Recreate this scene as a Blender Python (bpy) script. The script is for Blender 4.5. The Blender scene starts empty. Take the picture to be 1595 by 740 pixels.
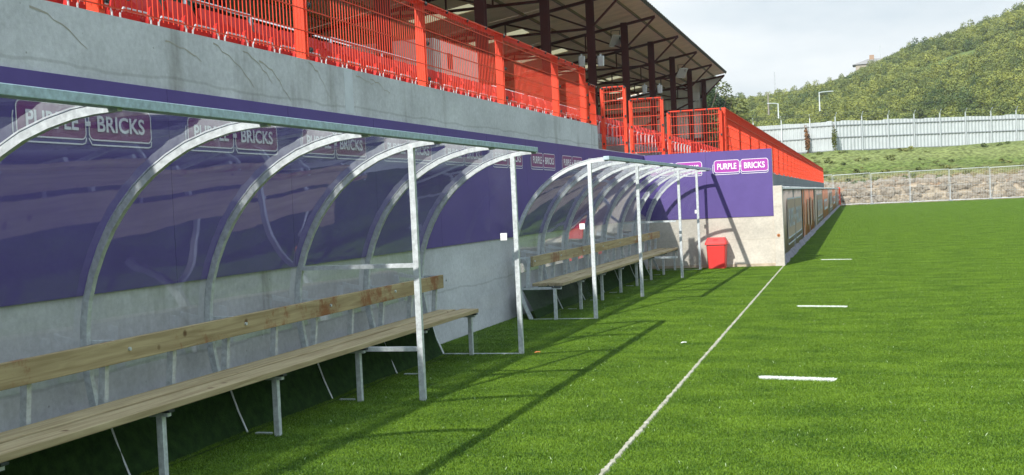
import bpy, bmesh, math, random
import numpy as np
from mathutils import Vector, Matrix
random.seed(7); rng = np.random.default_rng(7)
scn = bpy.context.scene; COL = scn.collection
R_ = math.radians
# ------------------------------------------------------------------ camera
yaw, pit, rol = 0.3126, -0.02934, -0.04623
F = Vector((-math.sin(yaw)*math.cos(pit), math.cos(yaw)*math.cos(pit), math.sin(pit)))
Rt = Vector((math.cos(yaw), math.sin(yaw), 0)); U = Rt.cross(F)
R2 = math.cos(rol)*Rt + math.sin(rol)*U; U2 = -math.sin(rol)*Rt + math.cos(rol)*U
cam = bpy.data.cameras.new('camera'); co = bpy.data.objects.new('camera', cam); COL.objects.link(co)
M = Matrix((R2, U2, -F)).transposed().to_4x4(); M.translation = Vector((0, 0, 1.57)); co.matrix_world = M
cam.sensor_width = 36; cam.lens = 1750/1595*36; cam.clip_start = .05; cam.clip_end = 4000
scn.camera = co
# ------------------------------------------------------------------ light
sd = Vector((.345, 1.40, -1.0)).normalized()              # direction the sunlight travels
sun = bpy.data.lights.new('sun', 'SUN'); sun.energy = 4.3; sun.angle = R_(.53); sun.color = (1, .955, .88)
so = bpy.data.objects.new('sun', sun); COL.objects.link(so)
so.rotation_euler = sd.to_track_quat('-Z', 'Y').to_euler()
el = math.asin(-sd.z); az = math.atan2(-sd.x, -sd.y)
w = bpy.data.worlds.new('World'); scn.world = w; w.use_nodes = True
nt = w.node_tree; nt.nodes.clear(); N = nt.nodes.new; L = nt.links.new
out = N('ShaderNodeOutputWorld'); bg = N('ShaderNodeBackground'); bg.inputs[1].default_value = .09
sky = N('ShaderNodeTexSky'); sky.sky_type = 'NISHITA'; sky.sun_disc = False
sky.sun_elevation = el; sky.sun_rotation = az; sky.dust_density = 2.0; sky.air_density = 1.0
tc = N('ShaderNodeTexCoord'); mp = N('ShaderNodeMapping'); mp.inputs['Scale'].default_value = (1, 1, 3.2)
L(tc.outputs['Generated'], mp.inputs[0])
nz = N('ShaderNodeTexNoise'); nz.inputs['Scale'].default_value = 1.9; nz.inputs['Detail'].default_value = 6; nz.inputs['Roughness'].default_value = .55
L(mp.outputs[0], nz.inputs[0])
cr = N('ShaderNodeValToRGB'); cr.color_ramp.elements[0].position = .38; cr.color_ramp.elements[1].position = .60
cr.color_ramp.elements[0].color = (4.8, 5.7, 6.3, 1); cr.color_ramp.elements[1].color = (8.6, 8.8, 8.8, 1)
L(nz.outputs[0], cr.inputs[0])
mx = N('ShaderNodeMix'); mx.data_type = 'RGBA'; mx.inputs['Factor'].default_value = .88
sx_ = N('ShaderNodeSeparateXYZ'); L(tc.outputs['Generated'], sx_.inputs[0])      # sky above the view brightened and blued as added fill light
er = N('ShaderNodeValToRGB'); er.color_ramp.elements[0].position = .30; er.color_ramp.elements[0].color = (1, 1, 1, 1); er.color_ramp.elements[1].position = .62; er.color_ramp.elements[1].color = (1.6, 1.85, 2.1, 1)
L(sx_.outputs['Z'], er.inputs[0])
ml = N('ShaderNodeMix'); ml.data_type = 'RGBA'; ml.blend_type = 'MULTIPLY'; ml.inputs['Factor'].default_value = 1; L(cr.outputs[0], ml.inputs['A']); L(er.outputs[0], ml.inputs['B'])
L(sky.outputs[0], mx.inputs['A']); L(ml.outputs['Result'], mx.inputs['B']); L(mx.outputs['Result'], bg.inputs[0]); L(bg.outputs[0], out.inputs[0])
scn.view_settings.view_transform = 'Standard'; scn.view_settings.look = 'None'
scn.view_settings.exposure = 0.45; scn.view_settings.gamma = 1
scn.cycles.max_bounces = 8; scn.cycles.transparent_max_bounces = 24; scn.cycles.caustics_reflective = False; scn.cycles.caustics_refractive = False
scn.cycles.sample_clamp_indirect = 6

# ------------------------------------------------------------------ helpers
class MB:
    def __init__(s): s.v = []; s.f = []; s.m = []
    def add(s, vs, fs, mi=0):
        o = len(s.v); s.v += [tuple(p) for p in vs]; s.f += [tuple(i+o for i in q) for q in fs]; s.m += [mi]*len(fs)
    def box(s, x0, x1, y0, y1, z0, z1, mi=0):
        s.add([(x, y, z) for z in (z0, z1) for y in (y0, y1) for x in (x0, x1)],
              [(0, 2, 3, 1), (4, 5, 7, 6), (0, 1, 5, 4), (2, 6, 7, 3), (0, 4, 6, 2), (1, 3, 7, 5)], mi)
    def bar(s, a, b, w, h=None, mi=0, up=(0, 0, 1)):
        h = h or w; a = Vector(a); b = Vector(b); d = (b-a).normalized(); u = Vector(up)
        if abs(d.dot(u)) > .99: u = Vector((0, 1, 0))
        sx = d.cross(u).normalized()*w/2; sz = sx.cross(d).normalized()*h/2
        vs = [p+i*sx+j*sz for p in (a, b) for i, j in ((-1, -1), (1, -1), (1, 1), (-1, 1))]
        s.add(vs, [(3, 2, 1, 0), (4, 5, 6, 7), (0, 1, 5, 4), (1, 2, 6, 5), (2, 3, 7, 6), (3, 0, 4, 7)], mi)
    def tube(s, pts, r, n=8, mi=0, taper=None):
        pts = [Vector(p) for p in pts]; rings = []; u = None
        for i, p in enumerate(pts):
            d = (pts[min(i+1, len(pts)-1)]-pts[max(i-1, 0)]).normalized()
            if u is None: u = d.orthogonal().normalized()
            u = (u-d*u.dot(d)).normalized(); v = d.cross(u)
            rr = r if taper is None else taper[i]
            rings.append([p+(u*math.cos(2*math.pi*k/n)+v*math.sin(2*math.pi*k/n))*rr for k in range(n)])
        vs = [q for rg in rings for q in rg]
        fs = [(i*n+k, i*n+(k+1) % n, (i+1)*n+(k+1) % n, (i+1)*n+k) for i in range(len(pts)-1) for k in range(n)]
        fs += [tuple(range(n-1, -1, -1)), tuple((len(pts)-1)*n+k for k in range(n))]
        s.add(vs, fs, mi)
    def sweep(s, pts, w, h, mi=0):           # rectangular section along a polyline in an XZ plane; w along Y, h in plane
        n = len(pts); vs = []
        for i, (x, y, z) in enumerate(pts):
            a = pts[max(i-1, 0)]; b = pts[min(i+1, n-1)]; d = Vector((b[0]-a[0], 0, b[2]-a[2])).normalized(); nn = Vector((-d.z, 0, d.x))*h/2
            for sy, sn in ((-1, -1), (1, -1), (1, 1), (-1, 1)): vs.append((x+nn.x*sn, y+sy*w/2, z+nn.z*sn))
        fs = [(i*4+k, i*4+(k+1) % 4, i*4+4+(k+1) % 4, i*4+4+k) for i in range(n-1) for k in range(4)]
        fs += [(3, 2, 1, 0), tuple((n-1)*4+k for k in range(4))]
        s.add(vs, fs, mi)
    def mesh(s, name, mats, smooth=False):
        me = bpy.data.meshes.new(name); me.from_pydata(s.v, [], s.f)
        for m in (mats if isinstance(mats, (list, tuple)) else [mats]): me.materials.append(m)
        me.polygons.foreach_set('material_index', s.m)
        bm = bmesh.new(); bm.from_mesh(me); bmesh.ops.recalc_face_normals(bm, faces=bm.faces[:]); bm.to_mesh(me); bm.free()
        if smooth: me.polygons.foreach_set('use_smooth', [True]*len(me.polygons))
        me.update(); return me
    def build(s, name, mats, parent=None, smooth=False, bev=0):
        o = link(name, s.mesh(name, mats, smooth), parent)
        if bev:
            b = o.modifiers.new('bevel', 'BEVEL'); b.width = bev; b.segments = 2; b.limit_method = 'ANGLE'
        return o
def link(name, data, parent=None, loc=None, rz=0):
    o = bpy.data.objects.new(name, data); COL.objects.link(o)
    if parent: o.parent = parent
    if loc is not None: o.location = loc
    o.rotation_euler[2] = rz
    return o
def tag(o, label=None, cat=None, group=None, kind=None):
    if label: o['label'] = label
    if cat: o['category'] = cat
    if group: o['group'] = group
    if kind: o['kind'] = kind
    return o
def thing(name, label, cat, loc=(0, 0, 0), rz=0, group=None):
    o = bpy.data.objects.new(name, None); COL.objects.link(o); o.location = loc; o.rotation_euler[2] = rz
    o.empty_display_size = .1
    return tag(o, label, cat, group)
KIDS = {}
def copy_tree(o, loc, rz=None, label=None):
    def kids(p): return [c for c in ALLK.get(p.name, [])]
    c = o.copy(); COL.objects.link(c); c.location = loc
    if rz is not None: c.rotation_euler[2] = rz
    if label: c['label'] = label
    for ch in o.children:
        d = ch.copy(); COL.objects.link(d); d.parent = c
        for g in ch.children:
            e = g.copy(); COL.objects.link(e); e.parent = d
    return c

# ------------------------------------------------------------------ materials
def mat(name, col, rough=.6, metal=0, spec=.5, var=0., vscale=8, bump=0, bscale=60, detail=4, coords='pos', stretch=(1, 1, 1), col2=None):
    m = bpy.data.materials.new(name); m.use_nodes = True; n = m.node_tree; p = n.nodes['Principled BSDF']
    p.inputs['Base Color'].default_value = (*col, 1); p.inputs['Roughness'].default_value = rough
    p.inputs['Metallic'].default_value = metal; p.inputs['Specular IOR Level'].default_value = spec
    g = n.nodes.new('ShaderNodeNewGeometry'); mp = n.nodes.new('ShaderNodeMapping'); mp.inputs['Scale'].default_value = stretch
    n.links.new(g.outputs['Position'], mp.inputs[0])
    if var or col2:
        t = n.nodes.new('ShaderNodeTexNoise'); t.inputs['Scale'].default_value = vscale; t.inputs['Detail'].default_value = detail
        t.inputs['Roughness'].default_value = .65
        n.links.new(mp.outputs[0], t.inputs[0])
        r = n.nodes.new('ShaderNodeValToRGB'); r.color_ramp.elements[0].position = .3; r.color_ramp.elements[1].position = .7
        c2 = col2 or tuple(min(1, c*(1+var)) for c in col); c1 = col if col2 else tuple(c*(1-var) for c in col)
        r.color_ramp.elements[0].color = (*c1, 1); r.color_ramp.elements[1].color = (*c2, 1)
        n.links.new(t.outputs[0], r.inputs[0]); n.links.new(r.outputs[0], p.inputs['Base Color'])
        rr = n.nodes.new('ShaderNodeMapRange'); rr.inputs['To Min'].default_value = max(0.02, rough-.1); rr.inputs['To Max'].default_value = min(1, rough+.12)
        n.links.new(t.outputs[0], rr.inputs['Value']); n.links.new(rr.outputs[0], p.inputs['Roughness'])
    if bump:
        t = n.nodes.new('ShaderNodeTexNoise'); t.inputs['Scale'].default_value = bscale; t.inputs['Detail'].default_value = 5
        n.links.new(mp.outputs[0], t.inputs[0]); b = n.nodes.new('ShaderNodeBump'); b.inputs['Strength'].default_value = bump
        b.inputs['Distance'].default_value = .01
        n.links.new(t.outputs[0], b.inputs['Height']); n.links.new(b.outputs[0], p.inputs['Normal'])
    return m
def concrete(name, base, stain, streak=.6, seed=0, dirt=(.10, .095, .08)):
    m = bpy.data.materials.new(name); m.use_nodes = True; n = m.node_tree; p = n.nodes['Principled BSDF']; p.inputs['Roughness'].default_value = .85
    p.inputs['Specular IOR Level'].default_value = .25
    NN = n.nodes.new; LL = n.links.new
    g = NN('ShaderNodeNewGeometry')
    def noise(sc, stretch, det=5, rough=.6, off=0):
        mp = NN('ShaderNodeMapping'); mp.inputs['Scale'].default_value = stretch; mp.inputs['Location'].default_value = (off+seed, off*2+seed, off)
        LL(g.outputs['Position'], mp.inputs[0]); t = NN('ShaderNodeTexNoise'); t.inputs['Scale'].default_value = sc; t.inputs['Detail'].default_value = det
        t.inputs['Roughness'].default_value = rough; LL(mp.outputs[0], t.inputs[0]); return t.outputs[0]
    def ramp(x, a, b, ca, cb):
        r = NN('ShaderNodeValToRGB'); r.color_ramp.elements[0].position = a; r.color_ramp.elements[1].position = b
        r.color_ramp.elements[0].color = (*ca, 1); r.color_ramp.elements[1].color = (*cb, 1); LL(x, r.inputs[0]); return r.outputs[0]
    def mix(a, b, f, mode='MIX'):
        x = NN('ShaderNodeMix'); x.data_type = 'RGBA'; x.blend_type = mode
        LL(a, x.inputs['A']); LL(b, x.inputs['B'])
        if isinstance(f, float): x.inputs['Factor'].default_value = f
        else: LL(f, x.inputs['Factor'])
        return x.outputs['Result']
    c = ramp(noise(1.3, (1, 1, 1.4), 6), .32, .68, tuple(v*.82 for v in base), tuple(v*1.1 for v in base))
    c = mix(c, ramp(noise(22, (1, 1, 1), 4, .7, 3), .3, .75, (.82, .82, .82), (1.05, 1.05, 1.05)), 1.0, 'MULTIPLY')
    st = ramp(noise(2.6, (1, 1, .14), 4, .6, 7), .53, .70, (0, 0, 0), (1, 1, 1))
    st2 = ramp(noise(.55, (1, 1, .5), 3, .5, 11), .45, .66, (0, 0, 0), (streak,)*3)
    stm = mix(st, st2, 1.0, 'MULTIPLY')
    rgb = NN('ShaderNodeRGB'); rgb.outputs[0].default_value = (*stain, 1)
    c = mix(c, rgb.outputs[0], stm)
    # small pits and spots
    v = NN('ShaderNodeTexVoronoi'); v.inputs['Scale'].default_value = 5.5; LL(g.outputs['Position'], v.inputs[0])
    sp = ramp(v.outputs['Distance'], .02, .05, (.55, .55, .55), (0, 0, 0))
    d = NN('ShaderNodeRGB'); d.outputs[0].default_value = (*dirt, 1)
    c = mix(c, d.outputs[0], sp)
    # pour lines
    mp = NN('ShaderNodeSeparateXYZ'); LL(g.outputs['Position'], mp.inputs[0])
    ad = NN('ShaderNodeMath'); ad.operation = 'MULTIPLY_ADD'; LL(noise(1.1, (1, 1, 1), 3, .6, 20), ad.inputs[0]); ad.inputs[1].default_value = .12; LL(mp.outputs['Z'], ad.inputs[2])
    md = NN('ShaderNodeMath'); md.operation = 'PINGPONG'; LL(ad.outputs[0], md.inputs[0]); md.inputs[1].default_value = .33
    ln = ramp(md.outputs[0], .006, .014, (.22, .22, .22), (0, 0, 0))
    c = mix(c, d.outputs[0], ln)
    LL(c, p.inputs['Base Color'])
    b = NN('ShaderNodeBump'); b.inputs['Strength'].default_value = .35; b.inputs['Distance'].default_value = .01
    LL(noise(18, (1, 1, 1), 6, .7, 5), b.inputs['Height']); LL(b.outputs[0], p.inputs['Normal'])
    return m
def wood(name, c1, c2, rust=None):
    m = bpy.data.materials.new(name); m.use_nodes = True; n = m.node_tree; p = n.nodes['Principled BSDF']; p.inputs['Roughness'].default_value = .7
    p.inputs['Specular IOR Level'].default_value = .3
    NN = n.nodes.new; LL = n.links.new; g = NN('ShaderNodeNewGeometry')
    mp = NN('ShaderNodeMapping'); mp.inputs['Scale'].default_value = (9, .5, 9); LL(g.outputs['Position'], mp.inputs[0])
    t = NN('ShaderNodeTexNoise'); t.inputs['Scale'].default_value = 3.5; t.inputs['Detail'].default_value = 6; t.inputs['Distortion'].default_value = .6; LL(mp.outputs[0], t.inputs[0])
    r = NN('ShaderNodeValToRGB'); r.color_ramp.elements[0].position = .33; r.color_ramp.elements[1].position = .66
    r.color_ramp.elements[0].color = (*c1, 1); r.color_ramp.elements[1].color = (*c2, 1); LL(t.outputs[0], r.inputs[0])
    v = NN('ShaderNodeTexVoronoi'); v.inputs['Scale'].default_value = 3.3; LL(g.outputs['Position'], v.inputs[0])
    k = NN('ShaderNodeValToRGB'); k.color_ramp.elements[0].position = .05; k.color_ramp.elements[1].position = .1
    k.color_ramp.elements[0].color = (1, 1, 1, 1); k.color_ramp.elements[1].color = (0, 0, 0, 1); LL(v.outputs['Distance'], k.inputs[0])
    x = NN('ShaderNodeMix'); x.data_type = 'RGBA'; LL(k.outputs[0], x.inputs['Factor']); LL(r.outputs[0], x.inputs['A']); x.inputs['B'].default_value = (.13, .07, .03, 1)
    res = x.outputs['Result']
    if rust:
        t2 = NN('ShaderNodeTexNoise'); t2.inputs['Scale'].default_value = 1.2; t2.inputs['Detail'].default_value = 7; t2.inputs['Roughness'].default_value = .75; LL(g.outputs['Position'], t2.inputs[0])
        r2 = NN('ShaderNodeValToRGB'); r2.color_ramp.elements[0].position = .54; r2.color_ramp.elements[1].position = .62; r2.color_ramp.elements[0].color = (0,)*3+(1,); r2.color_ramp.elements[1].color = (.8,)*3+(1,)
        LL(t2.outputs[0], r2.inputs[0]); y = NN('ShaderNodeMix'); y.data_type = 'RGBA'; LL(r2.outputs[0], y.inputs['Factor']); LL(res, y.inputs['A']); y.inputs['B'].default_value = (*rust, 1); res = y.outputs['Result']
    LL(res, p.inputs['Base Color'])
    b = NN('ShaderNodeBump'); b.inputs['Strength'].default_value = .25; b.inputs['Distance'].default_value = .004; LL(t.outputs[0], b.inputs['Height']); LL(b.outputs[0], p.inputs['Normal'])
    return m
def clear(name):
    m = bpy.data.materials.new(name); m.use_nodes = True; n = m.node_tree; n.nodes.clear(); NN = n.nodes.new; LL = n.links.new
    o = NN('ShaderNodeOutputMaterial'); tr = NN('ShaderNodeBsdfTransparent'); tr.inputs[0].default_value = (.965, .975, .98, 1)
    gl = NN('ShaderNodeBsdfGlossy'); gl.inputs['Roughness'].default_value = .03; gl.inputs[0].default_value = (.95, .97, 1, 1)
    di = NN('ShaderNodeBsdfDiffuse'); di.inputs[0].default_value = (.55, .57, .6, 1)
    lw = NN('ShaderNodeLayerWeight'); lw.inputs[0].default_value = .5
    pw_ = NN('ShaderNodeMath'); pw_.operation = 'POWER'; LL(lw.outputs['Facing'], pw_.inputs[0]); pw_.inputs[1].default_value = 3.1
    fr = NN('ShaderNodeMath'); fr.operation = 'MULTIPLY_ADD'; LL(pw_.outputs[0], fr.inputs[0]); fr.inputs[1].default_value = .85; fr.inputs[2].default_value = .04
    g = NN('ShaderNodeNewGeometry')
    t = NN('ShaderNodeTexNoise'); t.inputs['Scale'].default_value = 3; t.inputs['Detail'].default_value = 8; t.inputs['Roughness'].default_value = .72; LL(g.outputs['Position'], t.inputs[0])
    r = NN('ShaderNodeMapRange'); r.inputs['From Min'].default_value = .42; r.inputs['From Max'].default_value = .8; r.inputs['To Min'].default_value = .0; r.inputs['To Max'].default_value = .05; LL(t.outputs[0], r.inputs[0])
    t3 = NN('ShaderNodeTexNoise'); t3.inputs['Scale'].default_value = 1.6; LL(g.outputs['Position'], t3.inputs[0])
    b = NN('ShaderNodeBump'); b.inputs['Strength'].default_value = .10; b.inputs['Distance'].default_value = .02; LL(t3.outputs[0], b.inputs['Height']); LL(b.outputs[0], gl.inputs['Normal'])
    m1 = NN('ShaderNodeMixShader'); LL(r.outputs[0], m1.inputs[0]); LL(tr.outputs[0], m1.inputs[1]); LL(di.outputs[0], m1.inputs[2])
    m2 = NN('ShaderNodeMixShader'); LL(fr.outputs[0], m2.inputs[0]); LL(m1.outputs[0], m2.inputs[1]); LL(gl.outputs[0], m2.inputs[2]); LL(m2.outputs[0], o.inputs[0])
    return m
def grassmat(name, lo, hi, tip=None, rough=.45, spec=.5, trans=.15):
    m = bpy.data.materials.new(name); m.use_nodes = True; n = m.node_tree; p = n.nodes['Principled BSDF']; NN = n.nodes.new; LL = n.links.new
    p.inputs['Roughness'].default_value = rough; p.inputs['Specular IOR Level'].default_value = spec
    g = NN('ShaderNodeNewGeometry'); mp = NN('ShaderNodeMapping'); mp.inputs['Scale'].default_value = (1.0, 1.7, 1); LL(g.outputs['Position'], mp.inputs[0])
    t = NN('ShaderNodeTexNoise'); t.inputs['Scale'].default_value = 1.4; t.inputs['Detail'].default_value = 6; t.inputs['Roughness'].default_value = .62; LL(mp.outputs[0], t.inputs[0])
    t2 = NN('ShaderNodeTexNoise'); t2.inputs['Scale'].default_value = 110; t2.inputs['Detail'].default_value = 3; LL(g.outputs['Position'], t2.inputs[0])
    a = NN('ShaderNodeMath'); a.operation = 'MULTIPLY_ADD'; LL(t2.outputs[0], a.inputs[0]); a.inputs[1].default_value = 1.1
    sc_ = NN('ShaderNodeMath'); sc_.operation = 'MULTIPLY'; LL(t.outputs[0], sc_.inputs[0]); sc_.inputs[1].default_value = .55; LL(sc_.outputs[0], a.inputs[2])
    r = NN('ShaderNodeValToRGB'); r.color_ramp.elements[0].position = .62; r.color_ramp.elements[1].position = 1.0
    r.color_ramp.elements[0].color = (*lo, 1); r.color_ramp.elements[1].color = (*hi, 1); LL(a.outputs[0], r.inputs[0]); LL(r.outputs[0], p.inputs['Base Color'])
    return m
PURPLE = mat('purple_vinyl', (.116, .084, .262), .5, spec=.08, var=.06, vscale=3, bump=.05, bscale=2)
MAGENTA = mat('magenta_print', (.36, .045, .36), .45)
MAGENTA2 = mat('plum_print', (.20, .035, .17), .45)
WHITEP = mat('white_print', (.80, .78, .85), .45)
CONC = concrete('weathered_concrete', (.60, .60, .625), (.17, .155, .13), .85)
CONCL = concrete('pale_concrete', (.60, .56, .485), (.34, .29, .21), .5, 5, (.33, .28, .2))
CONCG = concrete('grey_render', (.26, .28, .30), (.16, .16, .15), .4, 9)
GALV = mat('galvanised_steel', (.58, .62, .64), .45, .35, var=.22, vscale=26, bump=.05, bscale=40)
GALVB = mat('galvanised_beam', (.38, .49, .55), .5, .2, var=.25, vscale=22)
DARKS = mat('dark_steel', (.05, .06, .06), .5, .6)
RED = mat('red_powder_coat', (.74, .055, .018), .38, var=.05, vscale=5)
SEAT = mat('red_seat_plastic', (.56, .016, .014), .5, spec=.3, var=.14, vscale=2)
BINR = mat('red_bin_plastic', (.72, .05, .045), .42, var=.05, vscale=9)
MAROON = mat('maroon_steel', (.075, .013, .012), .5, var=.2, vscale=4)
TIMB = wood('seat_timber', (.27, .205, .105), (.44, .355, .205))
TIMBB = wood('back_timber', (.27, .20, .10), (.45, .36, .20), rust=(.22, .065, .02))
CLEAR = clear('clear_polycarbonate')
PAPER = mat('white_sticker', (.85, .85, .84), .6)
YEL = mat('yellow_nosing', (.62, .42, .05), .6, var=.2, vscale=9)
ROOFU = mat('roof_liner', (.80, .68, .55), .85, var=.13, vscale=.9, stretch=(1, 2.5, 1))
ROOFE = mat('roof_edge', (.045, .045, .045), .7, var=.3, vscale=7)
CLAD = mat('grey_cladding', (.84, .85, .80), .6, var=.1, vscale=1.5, bump=0)
GREENW = mat('dark_green_boarding', (.06, .085, .07), .7, var=.3, vscale=2)
HUT = mat('beige_render', (.52, .50, .46), .8, var=.08, vscale=3)
LAMPW = mat('white_casing', (.66, .68, .68), .45)
TURF = grassmat('turf_blades', (.018, .066, .002), (.168, .285, .018), rough=.5, spec=.25)
TURFB = grassmat('turf_backing', (.012, .042, .007), (.03, .075, .014), rough=.9, spec=.1)
WHITEG = mat('painted_turf', (.82, .84, .80), .7, var=.1, vscale=60)

# ------------------------------------------------------------------ ground
def gsheet(name, x0, x1, y0, y1, z, m, nx=1, ny=1):
    b = MB(); xs = np.linspace(x0, x1, nx+1); ys = np.linspace(y0, y1, ny+1)
    b.add([(x, y, z) for y in ys for x in xs], [(j*(nx+1)+i, j*(nx+1)+i+1, (j+1)*(nx+1)+i+1, (j+1)*(nx+1)+i) for j in range(ny) for i in range(nx)])
    return b.build(name, m)
EARTH = mat('earth', (.14, .12, .08), .95, var=.4, vscale=.3, bump=.4, bscale=3)
# turf colour is continuous far away: a sheet with a colour that follows the blade colours
def farturf():
    m = grassmat('turf_far', (.049, .104, .005), (.094, .161, .011), rough=.8, spec=.05)
    return m
tag(gsheet('ground', -940, 940, -940, 940, -.03, EARTH), kind='structure')
pitch = gsheet('pitch', -4.78, 75, -8, 112, 0, TURFB); tag(pitch, kind='structure')
b = MB(); b.add([(21.8, -8, .008), (75, -8, .008), (75, 112, .008), (21.8, 112, .008)], [(0, 1, 2, 3)])
tag(b.build('far_turf', farturf()), kind='structure')

def blade_mesh(name, n, size, w, h0, h1, m, region=None):
    xy = rng.random((n, 2))*size
    if region is not None: xy = region(n)
    a = rng.random(n)*2*np.pi; h = h0+(h1-h0)*rng.random(n); lean = (.25+1.2*rng.random(n))*h; la = rng.random(n)*2*np.pi
    dx = np.cos(a)*w/2; dy = np.sin(a)*w/2
    V = np.zeros((n, 5, 3))
    mx_ = xy[:, 0]+np.cos(la)*lean*.35; my_ = xy[:, 1]+np.sin(la)*lean*.35
    V[:, 0] = np.c_[xy[:, 0]-dx, xy[:, 1]-dy, np.zeros(n)]; V[:, 1] = np.c_[xy[:, 0]+dx, xy[:, 1]+dy, np.zeros(n)]
    V[:, 2] = np.c_[mx_-dx*.8, my_-dy*.8, h*.6]; V[:, 3] = np.c_[mx_+dx*.8, my_+dy*.8, h*.6]
    V[:, 4] = np.c_[xy[:, 0]+np.cos(la)*lean, xy[:, 1]+np.sin(la)*lean, h]
    me = bpy.data.meshes.new(name); me.vertices.add(n*5); me.vertices.foreach_set('co', V.ravel())
    k = np.arange(n)[:, None]*5
    lv = np.concatenate([k+0, k+1, k+3, k+2, k+2, k+3, k+4], 1).ravel()
    me.loops.add(n*7); me.loops.foreach_set('vertex_index', lv.astype(np.int32))
    me.polygons.add(n*2); st = np.stack([np.arange(n)*7, np.arange(n)*7+4], 1).ravel(); tt = np.tile([4, 3], n)
    me.polygons.foreach_set('loop_start', st.astype(np.int32)); me.polygons.foreach_set('loop_total', tt.astype(np.int32))
    me.materials.append(m); me.update(calc_edges=True); me.validate(); return me
def scatter(name, pts, sources, label, rot90=True, scale=(1, 1), parent=None):
    """one object; its geometry-nodes modifier puts the source meshes on its points"""
    me = bpy.data.meshes.new(name); me.from_pydata(pts, [], [])
    o = link(name, me); tag(o, label, None, None, 'stuff')
    g = bpy.data.node_groups.new(name, 'GeometryNodeTree'); g.interface.new_socket('Geometry', in_out='INPUT', socket_type='NodeSocketGeometry'); g.interface.new_socket('Geometry', in_out='OUTPUT', socket_type='NodeSocketGeometry')
    n = g.nodes.new; l = g.links.new; gi = n('NodeGroupInput'); go = n('NodeGroupOutput'); ip = n('GeometryNodeInstanceOnPoints'); gti = n('GeometryNodeGeometryToInstance')
    jn = n('GeometryNodeJoinGeometry')
    for s in sources:
        so_ = bpy.data.objects.new(s.name, s); oi = n('GeometryNodeObjectInfo'); oi.inputs['Object'].default_value = so_; oi.inputs['As Instance'].default_value = True
        l(oi.outputs['Geometry'], jn.inputs[0])
    l(gi.outputs[0], ip.inputs['Points']); l(jn.outputs[0], ip.inputs['Instance']); ip.inputs['Pick Instance'].default_value = True
    ri = n('FunctionNodeRandomValue'); ri.data_type = 'INT'; ri.inputs['Min'].default_value = 0 if False else 0
    for s_ in ri.inputs:
        if s_.name == 'Max' and s_.type == 'INT': s_.default_value = len(sources)-1
        if s_.name == 'Min' and s_.type == 'INT': s_.default_value = 0
    l(ri.outputs[2], ip.inputs['Instance Index'])
    rr = n('FunctionNodeRandomValue'); rr.data_type = 'INT'
    for s_ in rr.inputs:
        if s_.name == 'Max' and s_.type == 'INT': s_.default_value = 3 if rot90 else 359
        if s_.name == 'Min' and s_.type == 'INT': s_.default_value = 0
        if s_.name == 'Seed': s_.default_value = 5
    mu = n('ShaderNodeMath'); mu.operation = 'MULTIPLY'; l(rr.outputs[2], mu.inputs[0]); mu.inputs[1].default_value = math.pi/2 if rot90 else math.pi/180
    cx = n('ShaderNodeCombineXYZ'); l(mu.outputs[0], cx.inputs['Z']); l(cx.outputs[0], ip.inputs['Rotation'])
    if scale != (1, 1):
        rs = n('FunctionNodeRandomValue'); rs.data_type = 'FLOAT'
        fl = [s_ for s_ in rs.inputs if s_.type == 'VALUE']; fl[0].default_value = scale[0]; fl[1].default_value = scale[1]
        l(rs.outputs[1], ip.inputs['Scale'])
    l(ip.outputs[0], go.inputs[0])
    md = o.modifiers.new('scatter', 'NODES'); md.node_group = g
    return o
cen = lambda me: me.transform(Matrix.Translation((-.5, -.5, 0)))
tiles = []
for k in range(4):
    me = blade_mesh('turf_tile', 30000, 1.0, .0030, .007, .018, TURF); cen(me); tiles.append(me)
def line_x(y): return -1.42-.0182*y                          # the edging strip
pts = []
for iy in range(1, 112):
    for ix in range(-5, 22):
        x, y = ix+.22, iy+.5
        if y > 25 and x < -2.38-.014*(y-24.4): continue
        pts.append((x, y, 0))
scatter('turf_grass', pts, tiles, 'short green artificial turf blades covering the pitch in front of the dugouts')
glint = [blade_mesh('pale_fibre', 30, 1.0, .005, .010, .020, mat('pale_glint_colour', (.5, .62, .36), .4))]; cen(glint[0])  # sparse pale blades added to draw the sparkle of the turf
scatter('turf_glints', pts, glint, 'pale blades added to stand in for glints on the artificial turf')
b = MB(); ys = np.linspace(1, 24.6, 700)
vs = []
for y in ys:
    j = rng.normal(0, .0025); jw = rng.normal(0, .0035)
    vs += [(line_x(y)-.019+j-jw, y, .0), (line_x(y)-.012+j-jw, y, .014), (line_x(y)+.012+j+jw, y, .014), (line_x(y)+.019+j+jw, y, .0)]
b.add(vs, [(i*4+k, i*4+k+1, i*4+5+k, i*4+4+k) for i in range(len(ys)-1) for k in range(3)])
STRIP = mat('worn_edging', (.26, .25, .17), .85, col2=(.54, .50, .40), vscale=7, detail=6)
tag(b.build('edging_strip', STRIP), 'thin worn white edging strip running along the turf beside the dugouts', 'edging')
for (x0, x1, y0, y1) in ((-.97, -.35, 9.66, 9.54), (-1.03, -.39, 15.68, 15.52), (-1.16, -.52, 26.1, 25.95)):
    def reg(n, x0=x0, x1=x1, y0=y0, y1=y1):
        u = rng.random(n); v = rng.normal(0, .028, n).clip(-.06, .06)
        return np.c_[x0+(x1-x0)*u, y0+(y1-y0)*u+v]
    me = blade_mesh('pitch_marking', 9000, 1, .004, .010, .021, WHITEG, reg)
    tag(link('pitch_marking', me), kind='structure')

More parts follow.
